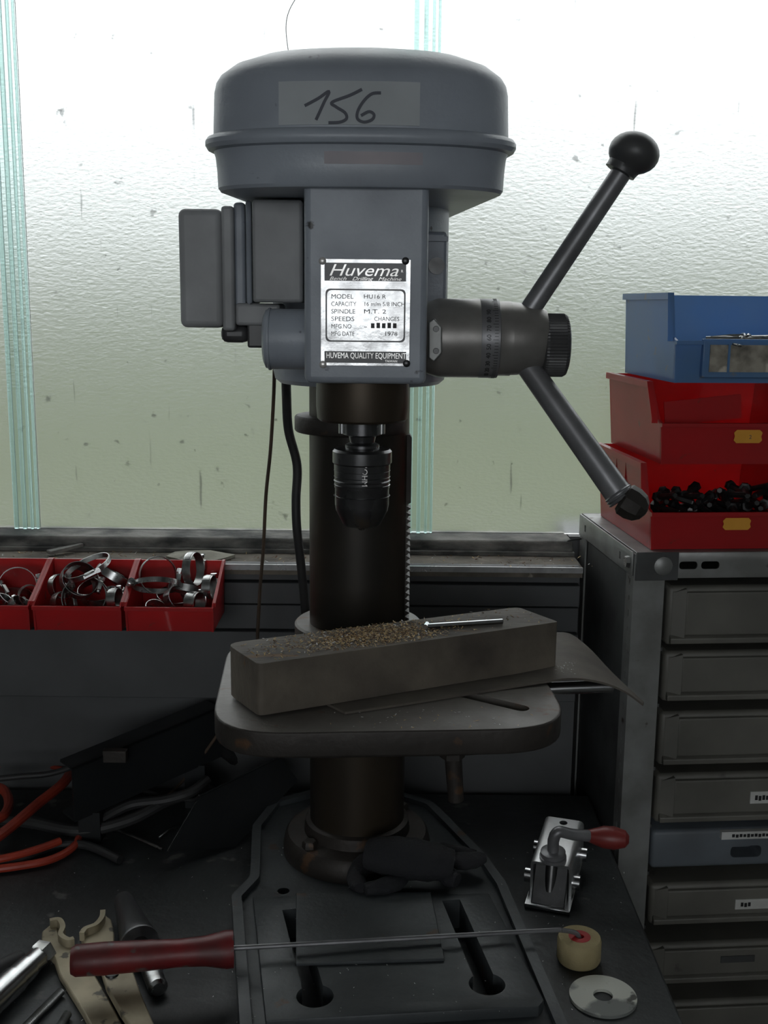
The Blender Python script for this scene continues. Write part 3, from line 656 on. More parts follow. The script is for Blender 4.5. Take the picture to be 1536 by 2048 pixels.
bm = NB(); u = (q[1] - q[0]); v = (q[3] - q[0])
for k in range(3200):
    s = random.gauss(.42, .13) if random.random() < .86 else random.uniform(.02, .98); t = random.gauss(.5, .26)
    if not (.02 < s < .99 and .04 < t < .96): continue
    if s > .62 and random.random() < .55: continue
    flake(bm, q[0] + u * s + v * t + V(0, 0, zc + random.uniform(.0003, .0012)), random.uniform(.0007, .0021), random.choices((0, 1, 2), (.52, .40, .05))[0])
tag(obj('metal_shavings', bm, SH, smooth=0, org=V(0, .58, zc)), 'golden and brown drilling shavings heaped on the wooden block', 'shavings', kind='stuff')
bm = NB()
for k in range(60):
    p = PZ(random.choice((random.gauss(800, 60), random.gauss(945, 40), random.uniform(700, 1080))), random.uniform(1412, 1455), zt + .0006); flake(bm, p, random.uniform(.0006, .0018), random.choice((2, 2, 0)))
for k in range(26):
    p = PZ(random.uniform(1108, 1150), random.uniform(1325, 1348), zt + .006); flake(bm, p, random.uniform(.0006, .0013), 2)
tag(obj('table_chips', bm, SH, smooth=0, org=V(0, .53, zt)), 'tiny pale metal chips scattered over the drill table', 'chips', kind='stuff')
bm = NB()
for k in range(170):
    px, py = random.uniform(20, 1250), random.uniform(1690, 2046); p = PZ(px, py, BZ + .0006)
    if -.16 < p.x < .165 and p.y > .5: p = PZ(px, py, zp + .0006)
    flake(bm, p, random.uniform(.0005, .0013), 2)
tag(obj('bench_chips', bm, SH, smooth=0, org=V(0, .6, BZ)), 'tiny pale chips scattered over workbench and drill base', 'chips', kind='stuff')

# ================================================================== THINGS ON THE DRILL BASE
pp = [PZ(*q_, zp + .003) for q_ in ((592, 1786), (862, 1784), (889, 1917), (592, 1927))]
bm = NB(); prism(bm, [(p.x, p.y) for p in pp], zp + .0002, zp + .003)
tag(obj('steel_plate', bm, 'base_paint', bevel=.0006, org=V(0, .63, zp)), 'thin dark steel plate lying over the slot of the drill base', 'plate')
# black glove lying against the flange: lumpy cuff, palm and fingers
def blob_chain(bm, pts, rad, flat=.6, seg=14):
    n0 = len(bm.verts); tube(bm, pts, rad, seg)
    bm.verts.ensure_lookup_table(); zc_ = sum(p[2] for p in pts) / len(pts)
    for v_ in bm.verts[n0:]: v_.co.z = zc_ + (v_.co.z - zc_) * flat + .0012 * math.sin(v_.co.x * 310) * math.cos(v_.co.y * 270)
gz = zb + .012
gl = thing('work_glove', 'crumpled black work glove lying against the drill column flange', 'glove', (.07, .7, zb))
bm = NB(); blob_chain(bm, smooth_path([PZ(735, 1705, gz + .016), PZ(790, 1712, gz + .016), PZ(850, 1722, gz + .012), PZ(905, 1732, gz + .008)], 5), [.010 + .015 * math.sin(math.pi * (.18 + .66 * i / 15)) for i in range(16)], .75); obj('palm', bm, 'black_rag', gl)
for pts, r in (([(730, 1722), (712, 1755), (722, 1776)], .010), ([(800, 1735), (790, 1765), (730, 1779)], .0105), ([(880, 1735), (900, 1755), (915, 1762)], .011), ([(880, 1720), (930, 1722), (968, 1716)], .0105), ([(830, 1700), (900, 1702), (950, 1712)], .009)):
    bm = NB(); w = smooth_path([PZ(x, y, gz) for x, y in pts], 5); blob_chain(bm, w, [r * (1 - .35 * (i / (len(w) - 1)) ** 3) for i in range(len(w))], .8); obj('finger', bm, 'black_rag', gl)

# ================================================================== PAINT ROLLER, DISC, CRANK TOOL
rc = PZ(1157, 1920, BZ); rr_ = 47 / F * .935; rh = PY(1161, 1874, rc.y).z - BZ
pr_ = thing('paint_roller', 'small paint roller with red handle, long wire and cream foam sleeve', 'paint roller', (rc.x, rc.y, BZ))
obj('foam_sleeve', lathe(NB(), [(rr_ * .93, 0), (rr_, .003), (rr_ * 1.0, rh - .003), (rr_ * .95, rh), (.0095, rh), (.0085, rh - .004)], (rc.x, rc.y, BZ + .0005), seg=48), 'roller_foam', pr_)
obj('sleeve_core', lathe(NB(), [(.0095, rh - .012), (.0100, rh + .0008), (.0040, rh + .0008), (.0035, rh - .01)], (rc.x, rc.y, BZ), seg=32), 'roller_core', pr_)
zw = BZ + .0395
a = PZ(452, 1897, zw + .002); b = PZ(1080, 1862, zw - .003); c = V(rc.x, rc.y, BZ + rh + .0035)
w = smooth_path([a, a.lerp(b, .5), b, b.lerp(c, .55) + V(0, 0, .002), c + V(-.003, .0, .0), c + V(0, 0, -.007)], 8)
obj('wire_arm', tube(NB(), w, .0022, 10), 'lever_steel', pr_)
h0 = PZ(462, 1898, zw + .002); h1 = PZ(142, 1922, zw + .004); d = h1 - h0; L_ = d.length
obj('handle', lathe(NB(), [(.0035, -.002), (.0155, -.002), (.0160, .004), (.0125, .022), (.0115, .045), (.0125, L_ * .5), (.0135, L_ * .8), (.0130, L_ - .004), (.0105, L_)], h0, d, 28), 'red_handle', pr_)
dc = PZ(1206, 1990, BZ + .003)
dw = 69 / F * .925
bm = NB(); lathe(bm, [(.0085, 0), (dw, 0), (dw, .0028), (.0085, .0028)], (dc.x, dc.y, BZ + .0003), seg=64, caps=False)
bm.verts.ensure_lookup_table(); n = 64
for k in range(n): bm.faces.new((bm.verts[k], bm.verts[(k + 1) % n], bm.verts[3 * n + (k + 1) % n], bm.verts[3 * n + k]))
tag(obj('metal_disc', bm, 'disc_white', org=V(dc.x, dc.y, BZ)), 'flat round disc with worn white paint and a centre hole on the bench', 'disc')
# chrome channel tool with crank
K = [PZ(*p_, BZ + .04) for p_ in ((1090, 1652), (1170, 1660), (1146, 1734), (1062, 1724))]     # top plate corners
kc = (K[0] + K[1] + K[2] + K[3]) / 4; kd = ((K[0] + K[1]) / 2 - (K[3] + K[2]) / 2); kl = kd.length; kd.normalize(); kx = V(kd.y, -kd.x, 0); kw = (K[1] - K[0]).length / 2 * .98
ct = thing('crank_tool', 'small chrome channel tool with red-handled crank standing on the bench', 'tool', (kc.x, kc.y, BZ))
KM = Matrix(((kx.x, kd.x, 0, kc.x), (kx.y, kd.y, 0, kc.y), (0, 0, 1, BZ), (0, 0, 0, 1))) @ Matrix.Translation((0, -kl / 2 - .03, 0)) @ Matrix.Rotation(R(7), 4, 'X') @ Matrix.Translation((0, kl / 2 + .03, 0))
def kobj(name, bm, m, par=ct, **k): bmesh.ops.transform(bm, matrix=KM, verts=bm.verts); return obj(name, bm, m, par, **k)
bm = NB(); t = .0025; hh = .040
prof = round_poly([(-kw, 0.004), (-kw, hh), (kw, hh), (kw, .004), (kw - t, .004), (kw - t, hh - t), (-kw + t, hh - t), (-kw + t, .004)], [0, .006, .006, 0, 0, .004, .004, 0], 5)
extrude_poly(bm, [V(p[0], -kl / 2, p[1]) for p in prof], (0, kl, 0)); kh = kobj('housing', bm, 'chrome_plate')
cb = cyl(NB(), (0, kl / 2 - .008, hh - .008), (0, kl / 2 - .008, hh + .006), .0042)
bmesh.ops.transform(cb, matrix=KM, verts=cb.verts); bmesh.ops.translate(cb, verts=cb.verts, vec=-origin_of(kh)); cut(kh, cb)
bm = NB(); box(bm, (-kw - .002, -kl / 2 - .022, 0), (kw + .002, kl / 2 - .004, .0042)); kobj('foot_plate', bm, 'bright_steel', bevel=.001)
bm = NB(); extrude_poly(bm, [V(-kw + .004, -kl / 2 + .006, .036), V(-kw + .004, -kl / 2 - .019, .004), V(-kw + .004, -kl / 2 + .006, .004)], (2 * kw - .008, 0, 0)); kobj('sliding_jaw', bm, 'chuck_steel', bevel=.001)
for s in (-1, 1):
    for y in (kl * .22, -kl * .38):
        kobj('roller_pin', cyl(NB(), (s * kw, y, .016), (s * (kw + .007), y, .016), .0075, seg=20), 'bright_steel')
kobj('nut', lathe(NB(), [(.0135, 0), (.0135, .003), (.0115, .0035), (.0125, .004), (.0125, .008), (.010, .009)], (0, -kl / 2 + .010, hh), seg=32), 'lever_steel')
b0 = V(0, -kl / 2 + .010, hh + .006); Mi = KM.inverted()
pe = Mi @ PZ(1185, 1672, BZ + hh + .026); pe2 = Mi @ PZ(1258, 1679, BZ + hh + .026)
cp = smooth_path([b0, b0 + V(0, 0, .008), b0 + V(0, 0, .014)], 4) + smooth_path([b0 + V(0, 0, .0195) + (pe - b0) * .04, b0 + V(0, 0, .0235) + V((pe - b0).x, (pe - b0).y, 0) * .16, b0.lerp(pe, .5) + V(0, 0, .0115), pe], 5)
kobj('crank', tube(NB(), cp, .0058, 14), 'lever_steel')
d = pe2 - pe; L_ = d.length
kobj('grip', lathe(NB(), [(.0055, -.006), (.0075, 0), (.0110, L_ * .3), (.0115, L_ * .6), (.0085, L_ * .9), (.004, L_)], pe, d, 24), 'grip_red')
kobj('threaded_spindle', cyl(NB(), b0, V(0, -kl / 2 - .006, .012), .006), 'dark_steel')

# ================================================================== TOOLS AT THE BENCH FRONT
# pliers with cream painted jaws
zj = BZ + .006
pl = thing('slip_joint_pliers', 'large cream-painted slip-joint pliers with hooked jaws under the red handle', 'pliers', (-.24, .62, BZ))
def flat_shape(px, z0, z1, name, m, par, r=.004, bv=.0015):
    pts = [PZ(x, y, z1) for x, y in px]; return obj(name, prism(NB(), round_poly([(p.x, p.y) for p in pts], r, 4), z0, z1), m, par, bevel=bv)
flat_shape([(82, 1890), (84, 1862), (104, 1846), (118, 1846), (116, 1858), (122, 1880), (146, 1888), (150, 1905), (182, 1935), (212, 1985), (245, 2048), (262, 2085), (200, 2085), (165, 2020), (118, 1945), (108, 1915)], BZ + .0005, BZ + .0085, 'jaw_arm', 'cream_paint', pl)
flat_shape([(162, 1874), (164, 1862), (186, 1850), (196, 1836), (206, 1826), (222, 1838), (228, 1860), (228, 1882), (236, 1892), (262, 1930), (280, 1980), (305, 2040), (330, 2085), (285, 2085), (240, 2020), (212, 1970), (200, 1930), (172, 1890)], BZ + .009, BZ + .0165, 'jaw_arm', 'cream_paint', pl)
p = PZ(224, 1949, BZ + .0165); obj('pivot', lathe(NB(), [(.0062, 0), (.0055, .002), (.003, .003)], p - V(0, 0, .0005), seg=20), 'dark_steel', pl)
for arc, z in (([(100, 1850), (118, 1848), (126, 1862), (122, 1878), (136, 1888), (148, 1886)], BZ + .0085), ([(206, 1830), (204, 1844), (192, 1858), (172, 1866), (164, 1876)], BZ + .0165)):
    w = smooth_path([PZ(x, y, z + .002) for x, y in arc], 6); bm = NB(); prev = None
    for i, p in enumerate(w):
        d = (w[min(i + 1, len(w) - 1)] - w[max(i - 1, 0)]); d.z = 0; d.normalize(); n_ = V(-d.y, d.x, 0) * .0024
        cur = [bm.verts.new(p + n_ * a_ + V(0, 0, h_)) for a_, h_ in ((-1, -.003), (1, -.003), (1, .0055), (-1, .0055))]
        if prev:
            for k in range(4): bm.faces.new((prev[k], prev[(k + 1) % 4], cur[(k + 1) % 4], cur[k]))
        else: bm.faces.new(cur[::-1])
        prev = cur
    bm.faces.new(prev); obj('jaw_lip', bm, 'cream_paint', pl)
# steel tube spanner
sp_ = thing('tubular_spanner', 'worn bright steel tube spanner lying beside the cream pliers', 'spanner', (-.36, .6, BZ))
a = PZ(-60, 2045, BZ + .012); b = PZ(78, 1914, BZ + .012); d = (b - a); L_ = d.length
obj('shaft', lathe(NB(), [(.0125, 0), (.0125, L_ * .62), (.0112, L_ * .63), (.0112, L_ * .82), (.0098, L_ * .83), (.0098, L_)], a, d, 24), 'bright_steel', sp_)
obj('socket_end', lathe(NB(), [(.0105, 0), (.0115, .002), (.0115, .012), (.008, .014), (.0075, .004)], b - d.normalized() * .002, d, 6), 'clamp_steel', sp_)
a = PZ(-30, 1955, BZ + .01); b = PZ(45, 1915, BZ + .01)
bm = NB(); cyl(bm, a, b, .010, .007); tag(obj('rubber_hose_end', bm, 'black_rubber', org=V(a.x, a.y, BZ)), 'short black hose end behind the bright tube spanner', 'hose')
# black funnel-shaped nozzle
nz = thing('grease_nozzle', 'black tapered nozzle with rimmed collar and chrome tip behind the red handle', 'nozzle', (-.19, .66, BZ))
a = PZ(245, 1795, BZ + .02); b = PZ(278, 1884, BZ + .016); d = b - a; L_ = d.length
obj('cone', lathe(NB(), [(.006, 0), (.009, .004), (.0155, L_ * .85), (.0165, L_ * .9), (.0165, L_), (.011, L_ + .002)], a, d, 32), 'black_plastic', nz)
obj('collar_rim', lathe(NB(), [(.0165, L_ - .001), (.0178, L_), (.0178, L_ + .0025), (.0160, L_ + .003)], a, d, 32), 'lever_steel', nz)
c = PZ(300, 1935, BZ + .0095); e = PZ(316, 1975, BZ + .0085)
obj('neck', cyl(NB(), b, c, .008, .0078), 'black_plastic', nz); obj('tip', lathe(NB(), [(.0085, 0), (.0085, (e - c).length), (.006, (e - c).length + .003)], c, e - c, 24), 'clamp_steel', nz)
# threaded rods at the very front
for i, (p0, p1) in enumerate((((50, 2055), (122, 1983)), ((115, 2062), (135, 2028)))):
    a = PZ(*p0, BZ + .004); b = PZ(*p1, BZ + .004); d = (b - a).normalized(); L_ = (b - a).length; bm = NB(); prof = []; k = 0.0
    while k < L_: prof += [(.0030, k), (.0038, k + .0008)]; k += .0016
    lathe(bm, prof, a, d, 14); tag(obj('threaded_rod', bm, 'clamp_steel', org=V(a.x, a.y, BZ)), ('long' if i == 0 else 'short') + ' piece of threaded steel rod in front of the cream pliers', 'threaded rod', 'threaded rods at the bench front')

# ================================================================== CLUTTER LEFT OF THE COLUMN
# folded sheet-metal guard, rim catching light
gd = thing('sheet_metal_guard', 'dark folded sheet-metal guard leaning behind the drill base', 'guard', (-.2, .84, BZ))
g0, g1 = PY(400, 1592, .845), PY(560, 1514, .93); g2, g3 = PZ(640, 1600, BZ + .004), PZ(335, 1703, BZ + .001); g4 = PZ(470, 1695, BZ + .001)
gn = (g1 - g0).cross(g4 - g0)
def on_guard(px, py): d_ = ray(px, py); return EYE + d_ * ((g0 - EYE).dot(gn) / d_.dot(gn))
g3 = on_guard(335, 1703)
bm = NB(); f_ = [g0, g1, on_guard(596, 1560), g4, g3]; vs = [bm.verts.new(p) for p in f_]; bm.faces.new(vs); bmesh.ops.triangulate(bm, faces=bm.faces[:])
ge = bmesh.ops.extrude_face_region(bm, geom=bm.faces[:]); bmesh.ops.translate(bm, verts=[v_ for v_ in ge['geom'] if isinstance(v_, bmesh.types.BMVert)], vec=(-.0012, .0014, -.0006))
obj('face', bm, 'guard_metal', gd, smooth=0)
bm = NB(); tube(bm, [g0, g1], .0011, 6); obj('hemmed_edge', bm, 'guard_metal', gd)
bm = NB(); tube(bm, [g0, g3], .0012, 6); obj('side_hem', bm, 'guard_metal', gd)
# long open channel above
lc = thing('steel_channel', 'long dark steel channel lying slantwise behind the guard and cables', 'channel', (-.35, .87, BZ))
a = PY(145, 1536, .83); b = PY(440, 1414, .955)
dn = (b - a); ax = V(dn.x, dn.y, 0).normalized(); sd = V(-ax.y, ax.x, 0)
bm = NB(); extrude_poly(bm, [a, a + V(0, 0, -.003), a - sd * .0 + sd * .03 + V(0, 0, -.003), a + sd * .03], dn); obj('top_flange', bm, 'guard_metal', lc)
bm = NB(); extrude_poly(bm, [a, a + V(0, 0, -.06), a + V(0, 0, -.06) + sd * .003, a + sd * .003], dn); obj('web', bm, 'guard_metal', lc)
bm = NB(); extrude_poly(bm, [a + V(0, 0, -.06), a + V(0, 0, -.06) + sd * .03, a + V(0, 0, -.063) + sd * .03, a + V(0, 0, -.063)], dn); obj('bottom_flange', bm, 'guard_metal', lc)
for t in (.08, .8):
    p = a + dn * t; bm = NB(); box(bm, (p.x - .012, p.y + .004, BZ), (p.x + .012, p.y + .026, p.z - .0605)); obj('foot', bm, 'guard_metal', lc)
p = PY(230, 1510, .858); bm = NB(); box(bm, (p.x - .013, p.y - .004, p.z - .008), (p.x + .013, p.y + .006, p.z + .006)); obj('clip', bm, 'cast_iron', lc, bevel=.001)
for (pa, pb, lab_) in (((215, 1655), (325, 1699), 'thin bright steel rod lying against the folded guard'), ((318, 1676), (352, 1655), 'short bent steel rod beside the folded guard')):
    a = PZ(*pa, BZ + .004); b = PZ(*pb, BZ + .003); bm = NB(); tube(bm, smooth_path([a, a.lerp(b, .5) + V(0, 0, .0015), b], 5), .0016, 8)
    tag(obj('steel_rod', bm, 'clamp_steel', org=V(a.x, a.y, BZ)), lab_, 'rod')
def cable(px, z, r, m, lab_, grp, name='cable'):
    pts = [PZ(x, y, BZ + (z if not isinstance(z, (list, tuple)) else z[i])) for i, (x, y) in enumerate(px)]
    bm = NB(); tube(bm, smooth_path(pts, 10), r, 10); tag(obj(name, bm, m, org=V(pts[0].x, pts[0].y, BZ)), lab_, 'cable', grp)
og = 'orange cables on the left of the bench'; bg_ = 'black hoses and cables behind the pliers'
cable([(-40, 1700), (20, 1655), (75, 1608), (130, 1562), (150, 1520), (152, 1500)], [.03, .035, .04, .04, .03, .02], .0058, 'orange_cable', 'thick orange cable arching up over the black hoses', og)
cable([(-40, 1724), (20, 1714), (80, 1697), (120, 1682)], .012, .0042, 'orange_cable', 'orange cable lying flat above the lowest red one', og)
cable([(-40, 1742), (40, 1732), (105, 1718), (150, 1690), (165, 1650)], .006, .0042, 'orange_cable', 'lowest orange cable curling round on the bench top', og)
cable([(-30, 1570), (5, 1578), (18, 1604), (6, 1632), (-30, 1645)], .03, .0055, 'orange_cable', 'small loop of orange cable under the red bins', og)
cable([(-30, 1535), (40, 1530), (100, 1533), (150, 1545)], .02, .003, 'orange_cable', 'thin orange wire running back towards the wall', og)
cable([(-30, 1560), (40, 1553), (110, 1545), (200, 1512)], [.05, .05, .05, .06], .0035, 'black_rubber', 'thin black cable running up to the steel channel', bg_)
cable([(-40, 1636), (60, 1645), (160, 1662), (260, 1640), (340, 1600), (420, 1580)], [.01, .012, .012, .02, .03, .02], .0065, 'black_rubber', 'thick black hose snaking along behind the pliers', bg_)
cable([(-40, 1735), (40, 1722), (100, 1694), (170, 1690), (240, 1720)], .0055, .0046, 'black_rubber', 'black cable between the two lower orange cables', bg_)
cable([(200, 1640), (260, 1610), (330, 1600), (380, 1585), (415, 1560)], [.02, .03, .035, .04, .045], .006, 'black_rubber', 'short black hose arching into the folded guard', bg_)
cable([(230, 1560), (300, 1585), (380, 1600), (400, 1592)], [.03, .03, .03, .04], .0025, 'black_rubber', 'thin black wire crossing below the steel channel', bg_)
cable([(180, 1560), (260, 1530), (340, 1500), (420, 1490), (470, 1520)], [.04, .05, .06, .06, .03], .0075, 'black_rubber', 'thickest black hose inside the steel channel', bg_)

# ================================================================== OPEN-FRONT BINS
def make_bin(name, label, loc, rotz, W, D, H, m_back, fz, m, group=None, taper=.90, th=.0022, flange=True, cutd=.5, fw=.004):
    """loc: front-left-bottom corner; local x right, y back. fz: height of the front wall"""
    b = thing(name, label, 'storage bin', loc, group, rotz); wb2 = W * taper; o_ = (W - wb2) / 2
    def X(s, z): return (o_ * (1 - z / H)) if s == 0 else (W - o_ * (1 - z / H))
    def L(nm, bm, par=b, **k): return obj(nm, bm, m, par, local=True, **k)
    L('floor_panel', box(NB(), (o_, 0.004, 0), (W - o_, D, th)))
    for s in (0, 1):
        bm = NB(); sg = 1 if s == 0 else -1
        prof = [(.002, 0), (D, 0), (D, H), (D * cutd, H), (D * .05, fz + .003), (0, fz)]
        a = [bm.verts.new((X(s, z), y, z)) for y, z in prof]; c_ = [bm.verts.new((X(s, z) + sg * th, y, z)) for y, z in prof]; n = len(prof)
        bm.faces.new(a); bm.faces.new(c_[::-1])
        for k in range(n): bm.faces.new((a[k], a[(k + 1) % n], c_[(k + 1) % n], c_[k]))
        sp2 = L('side_wall', bm, smooth=0)
        if flange:
            bm = NB(); x0 = X(s, H); a0, a1 = (x0 - fw, x0 + th) if s == 0 else (x0 - th, x0 + fw)
            extrude_poly(bm, [V(a0, D * cutd, H - .006), V(a1, D * cutd, H - .006), V(a1, D * cutd, H + .001), V(a0, D * cutd, H + .001)], (0, D * (1 - cutd), 0))
            L('rim', bm, sp2)
            bm = NB(); dv = V(0, D * (.05 - cutd), fz + .003 - H)
            extrude_poly(bm, [V(a0, D * cutd, H - .004), V(a1, D * cutd, H - .004), V(a1, D * cutd, H + .001), V(a0, D * cutd, H + .001)], dv); L('sloped_rim', bm, sp2)
    bm = NB(); extrude_poly(bm, [V(o_, D - th, 0), V(W - o_, D - th, 0), V(W, D - th, H), V(0, D - th, H)], (0, th, 0)); obj('back_wall', bm, m_back or m, b, local=True)
    bm = NB(); xf = X(0, fz); extrude_poly(bm, [V(o_, .004, 0), V(W - o_, .004, 0), V(W - xf, 0, fz), V(xf, 0, fz)], (0, th, 0)); L('front_wall', bm)
    bm = NB(); box(bm, (xf, -.0035, fz - .004), (W - xf, th, fz)); L('front_lip', bm)
    return b
# three red bins hung on the wall rail at the left
BW, BD, BHt = .100, .084, .063
rail = thing('hanging_rail', 'long grey steel rail on the wall carrying red bins', 'rail', (-.45, .985, PY(300, 1180, .985).z))
za = PY(300, 1150, .985).z
obj('rail_strip', box(NB(), (-1.6, .981, za - .014), (-.235, .9865, za + .012)), 'rack_steel', rail, bevel=.001)
obj('rail_hook', box(NB(), (-1.6, .976, za + .008), (-.235, .9815, za + .012)), 'rack_steel', rail)
bins = []
fl3 = PY(256, 1262, .896)
BN = ['red plastic bin of hose clamps on the rail, closest to the drill column', 'red plastic bin of hose clamps between two like bins on the rail', 'red plastic bin on the rail, farthest from the drill column']
for k in range(3):
    x = fl3.x - .003 - k * (BW + .0022)
    b = make_bin('stacking_bin', BN[k], (x, .893, fl3.z), 0, BW, BD, BHt, 0, .029, 'red_plastic', 'red bins hung on the rail', taper=.97, cutd=.92, fw=.001)
    bins.append((x, .893, fl3.z))
# hose clamps
def make_clamp(r, w, name='hose_clamp'):
    root = bpy.data.objects.new(name, None); root.empty_display_size = .02; COL.objects.link(root)
    bm = NB(); seg = 40; lathe(bm, [(r, -w / 2), (r + .0007, -w / 2), (r + .0007, w / 2), (r, w / 2)], (0, 0, 0), (0, 0, 1), seg, caps=False)
    bm.verts.ensure_lookup_table()
    for k in range(seg): bm.faces.new((bm.verts[k], bm.verts[(k + 1) % seg], bm.verts[3 * seg + (k + 1) % seg], bm.verts[3 * seg + k]))
    bd = obj('band', bm, 'clamp_steel', root, local=True)
    bm = NB()
    for k in range(16):
        a = 1.0 + k * .085; c = V(math.cos(a) * (r + .0008), math.sin(a) * (r + .0008), 0)
        box(bm, (-.0004, -.0006, -w * .3), (.0004, .0006, w * .3), Matrix.Translation(c) @ Matrix.Rotation(a, 4, 'Z'))
    obj('worm_slots', bm, 'clamp_steel', bd, local=True, smooth=0)
    bm = NB(); box(bm, (r, -.006, -w / 2 - .001), (r + .0055, .006, w / 2 + .001)); hs = obj('screw_housing', bm, 'clamp_steel', root, local=True, bevel=.001)
    bm = NB(); lathe(bm, [(.0028, -.0075), (.0028, .008), (.0042, .008), (.0042, .012), (.003, .0125)], (r + .004, 0, 0), (0, 1, 0), 8); obj('worm_screw', bm, 'bright_steel', hs, local=True)
    return root
protos = {}
CL = ['steel hose clamp lying loose in the red bin closest to the drill column', 'steel hose clamp lying loose in the middle red bin on the rail', 'steel hose clamp lying loose in the red bin farthest from the drill column']
def place_clamp(bi, fx, fy, fz_, r, w, rx, ry, rz):
    r *= .86; fz_ = fz_ * .9 + .003; key = (r, w); x, y, z = bins[bi]
    if key not in protos: protos[key] = make_clamp(r, w); o_ = protos[key]
    else: o_ = copy_tree(protos[key])
    o_.location = (x + fx * BW, y + fy * BD, z + fz_); o_.rotation_euler = (R(rx), R(ry), R(rz))
    tag(o_, CL[bi], 'hose clamp', 'loose hose clamps in the red bins')
for a in ((0, .28, .60, .055, .024, .009, 78, 15, 20), (0, .30, .42, .046, .031, .006, 28, -8, 200), (0, .68, .66, .062, .022, .010, 85, 0, 75), (0, .52, .38, .030, .0155, .011, 58, 20, 40), (0, .74, .30, .027, .0135, .014, 85, 0, 66), (0, .88, .52, .042, .015, .010, 88, 0, 80),
          (0, .60, .70, .035, .024, .008, 20, 10, 130), (0, .30, .25, .018, .0135, .010, 30, 20, 10), (0, .45, .75, .022, .024, .009, 12, -10, 60),
          (1, .52, .52, .066, .031, .006, 24, 4, -70), (1, .42, .50, .050, .024, .010, 52, 25, 20), (1, .38, .62, .045, .024, .010, 48, 5, 50), (1, .52, .30, .032, .028, .010, 62, 0, 5), (1, .52, .42, .028, .028, .008, 55, 0, 15),
          (1, .18, .55, .040, .0155, .009, 75, 0, 60), (1, .86, .32, .030, .0135, .010, 85, 0, 80), (1, .78, .66, .052, .024, .009, 30, 20, 90), (1, .25, .35, .022, .0155, .009, 70, 10, 60), (1, .60, .72, .030, .028, .008, 20, 0, 0),
          (2, .72, .55, .040, .024, .010, 75, 0, 20), (2, .55, .35, .022, .0155, .010, 20, 5, 20), (2, .80, .30, .020, .0135, .010, 40, 15, 70), (2, .40, .45, .030, .024, .009, 50, 0, 60), (2, .62, .60, .020, .028, .008, 12, 0, 10), (2, .88, .45, .030, .0135, .010, 80, 0, 30)):
    place_clamp(*a)
# folded grey cloth and stick on the ledge
ring = [(332, 1112), (350, 1103), (372, 1101), (420, 1100), (452, 1106), (470, 1109), (448, 1116), (420, 1122), (385, 1124), (362, 1119)]
bm = NB(); top = [PY(x, y, 1.01 - (y - 1100) * .0011) for x, y in ring]
zc2 = SZ + .004; ptsw = [PZ(x, y, zc2) for x, y in ring]
a = [bm.verts.new(p) for p in ptsw]; cc = bm.verts.new(sum(ptsw, Vector()) / len(ptsw) + V(0, 0, .004)); dn_ = [bm.verts.new(p - V(0, 0, .0035)) for p in ptsw]
for k in range(len(a)):
    j = (k + 1) % len(a); bm.faces.new((a[k], a[j], cc)); bm.faces.new((dn_[k], dn_[j], a[j], a[k]))
bm.faces.new(dn_[::-1]); tag(obj('folded_cloth', bm, 'grey_cloth', org=V(ptsw[0].x, ptsw[0].y, SZ)), 'stiff pale grey folded cloth lying on the window ledge', 'cloth')
bm = NB(); a = PZ(98, 1108, SZ + .003); b = PZ(165, 1093, SZ + .006); d = (b - a).normalized(); s_ = V(-d.y, d.x, 0) * .006
extrude_poly(bm, [a - s_, a + s_, b + s_ * .6, b - s_ * .4], (0, 0, .004)); tag(obj('wood_splinter', bm, 'rail_dirt', org=V(a.x, a.y, SZ)), 'dark broken wood splinter on the window ledge above red bins', 'splinter')
bm = NB()
for k in range(420):
    p = V(random.uniform(-.9, .26), random.uniform(.986, 1.045), SZ + .0008); flake(bm, p, random.uniform(.0008, .003), random.choices((0, 1, 2), (.25, .6, .15))[0])
tag(obj('ledge_debris', bm, SH, smooth=0, org=V(0, 1.02, SZ)), 'dust and crumbs scattered along the window ledge', 'debris', kind='stuff')

# ================================================================== DRAWER RACK ON THE RIGHT
RT = 1.205; ra = R(4.9); RO = V(.2655, .851, 0)
RWd, RDp = .46, .220
rk = thing('drawer_rack', 'grey slotted-angle steel rack full of grey plastic drawers', 'rack', RO, rotz=ra)
RM = Matrix.Translation(RO) @ Matrix.Rotation(ra, 4, 'Z'); RMI = RM.inverted()
def robj(name, bm, m, par=rk, **k): return obj(name, bm, m, par, local=True, **k)
def slotted(bm_fn, par): pass
tk = .0022; lw = .034
def upright(x, y, sx_, sy_, nm='upright'):
    """angle section: one flange along x, one along y"""
    bm = NB(); prof = [(x, y), (x + sx_ * lw, y), (x + sx_ * lw, y + sy_ * tk), (x + sx_ * tk, y + sy_ * tk), (x + sx_ * tk, y + sy_ * lw * .75), (x, y + sy_ * lw * .75)]
    prism(bm, prof, 0, RT - .002); return robj(nm, bm, 'rack_steel', smooth=0)
u1 = upright(0, 0, 1, 1); u2 = upright(0, RDp, 1, -1); u3 = upright(RWd, 0, -1, 1); u4 = upright(RWd, RDp, -1, -1)
# slots in the left flanges: alternating long and short dark openings, cut through
cb = NB()
for k in range(30):
    z = RT - .035 - k * .0175; hgt = .0042 if k % 2 == 0 else .0026
    box(cb, (-.004, .0125 - .0016, z - hgt), (.004, .0125 + .0016, z + hgt))
cut(u1, cb)
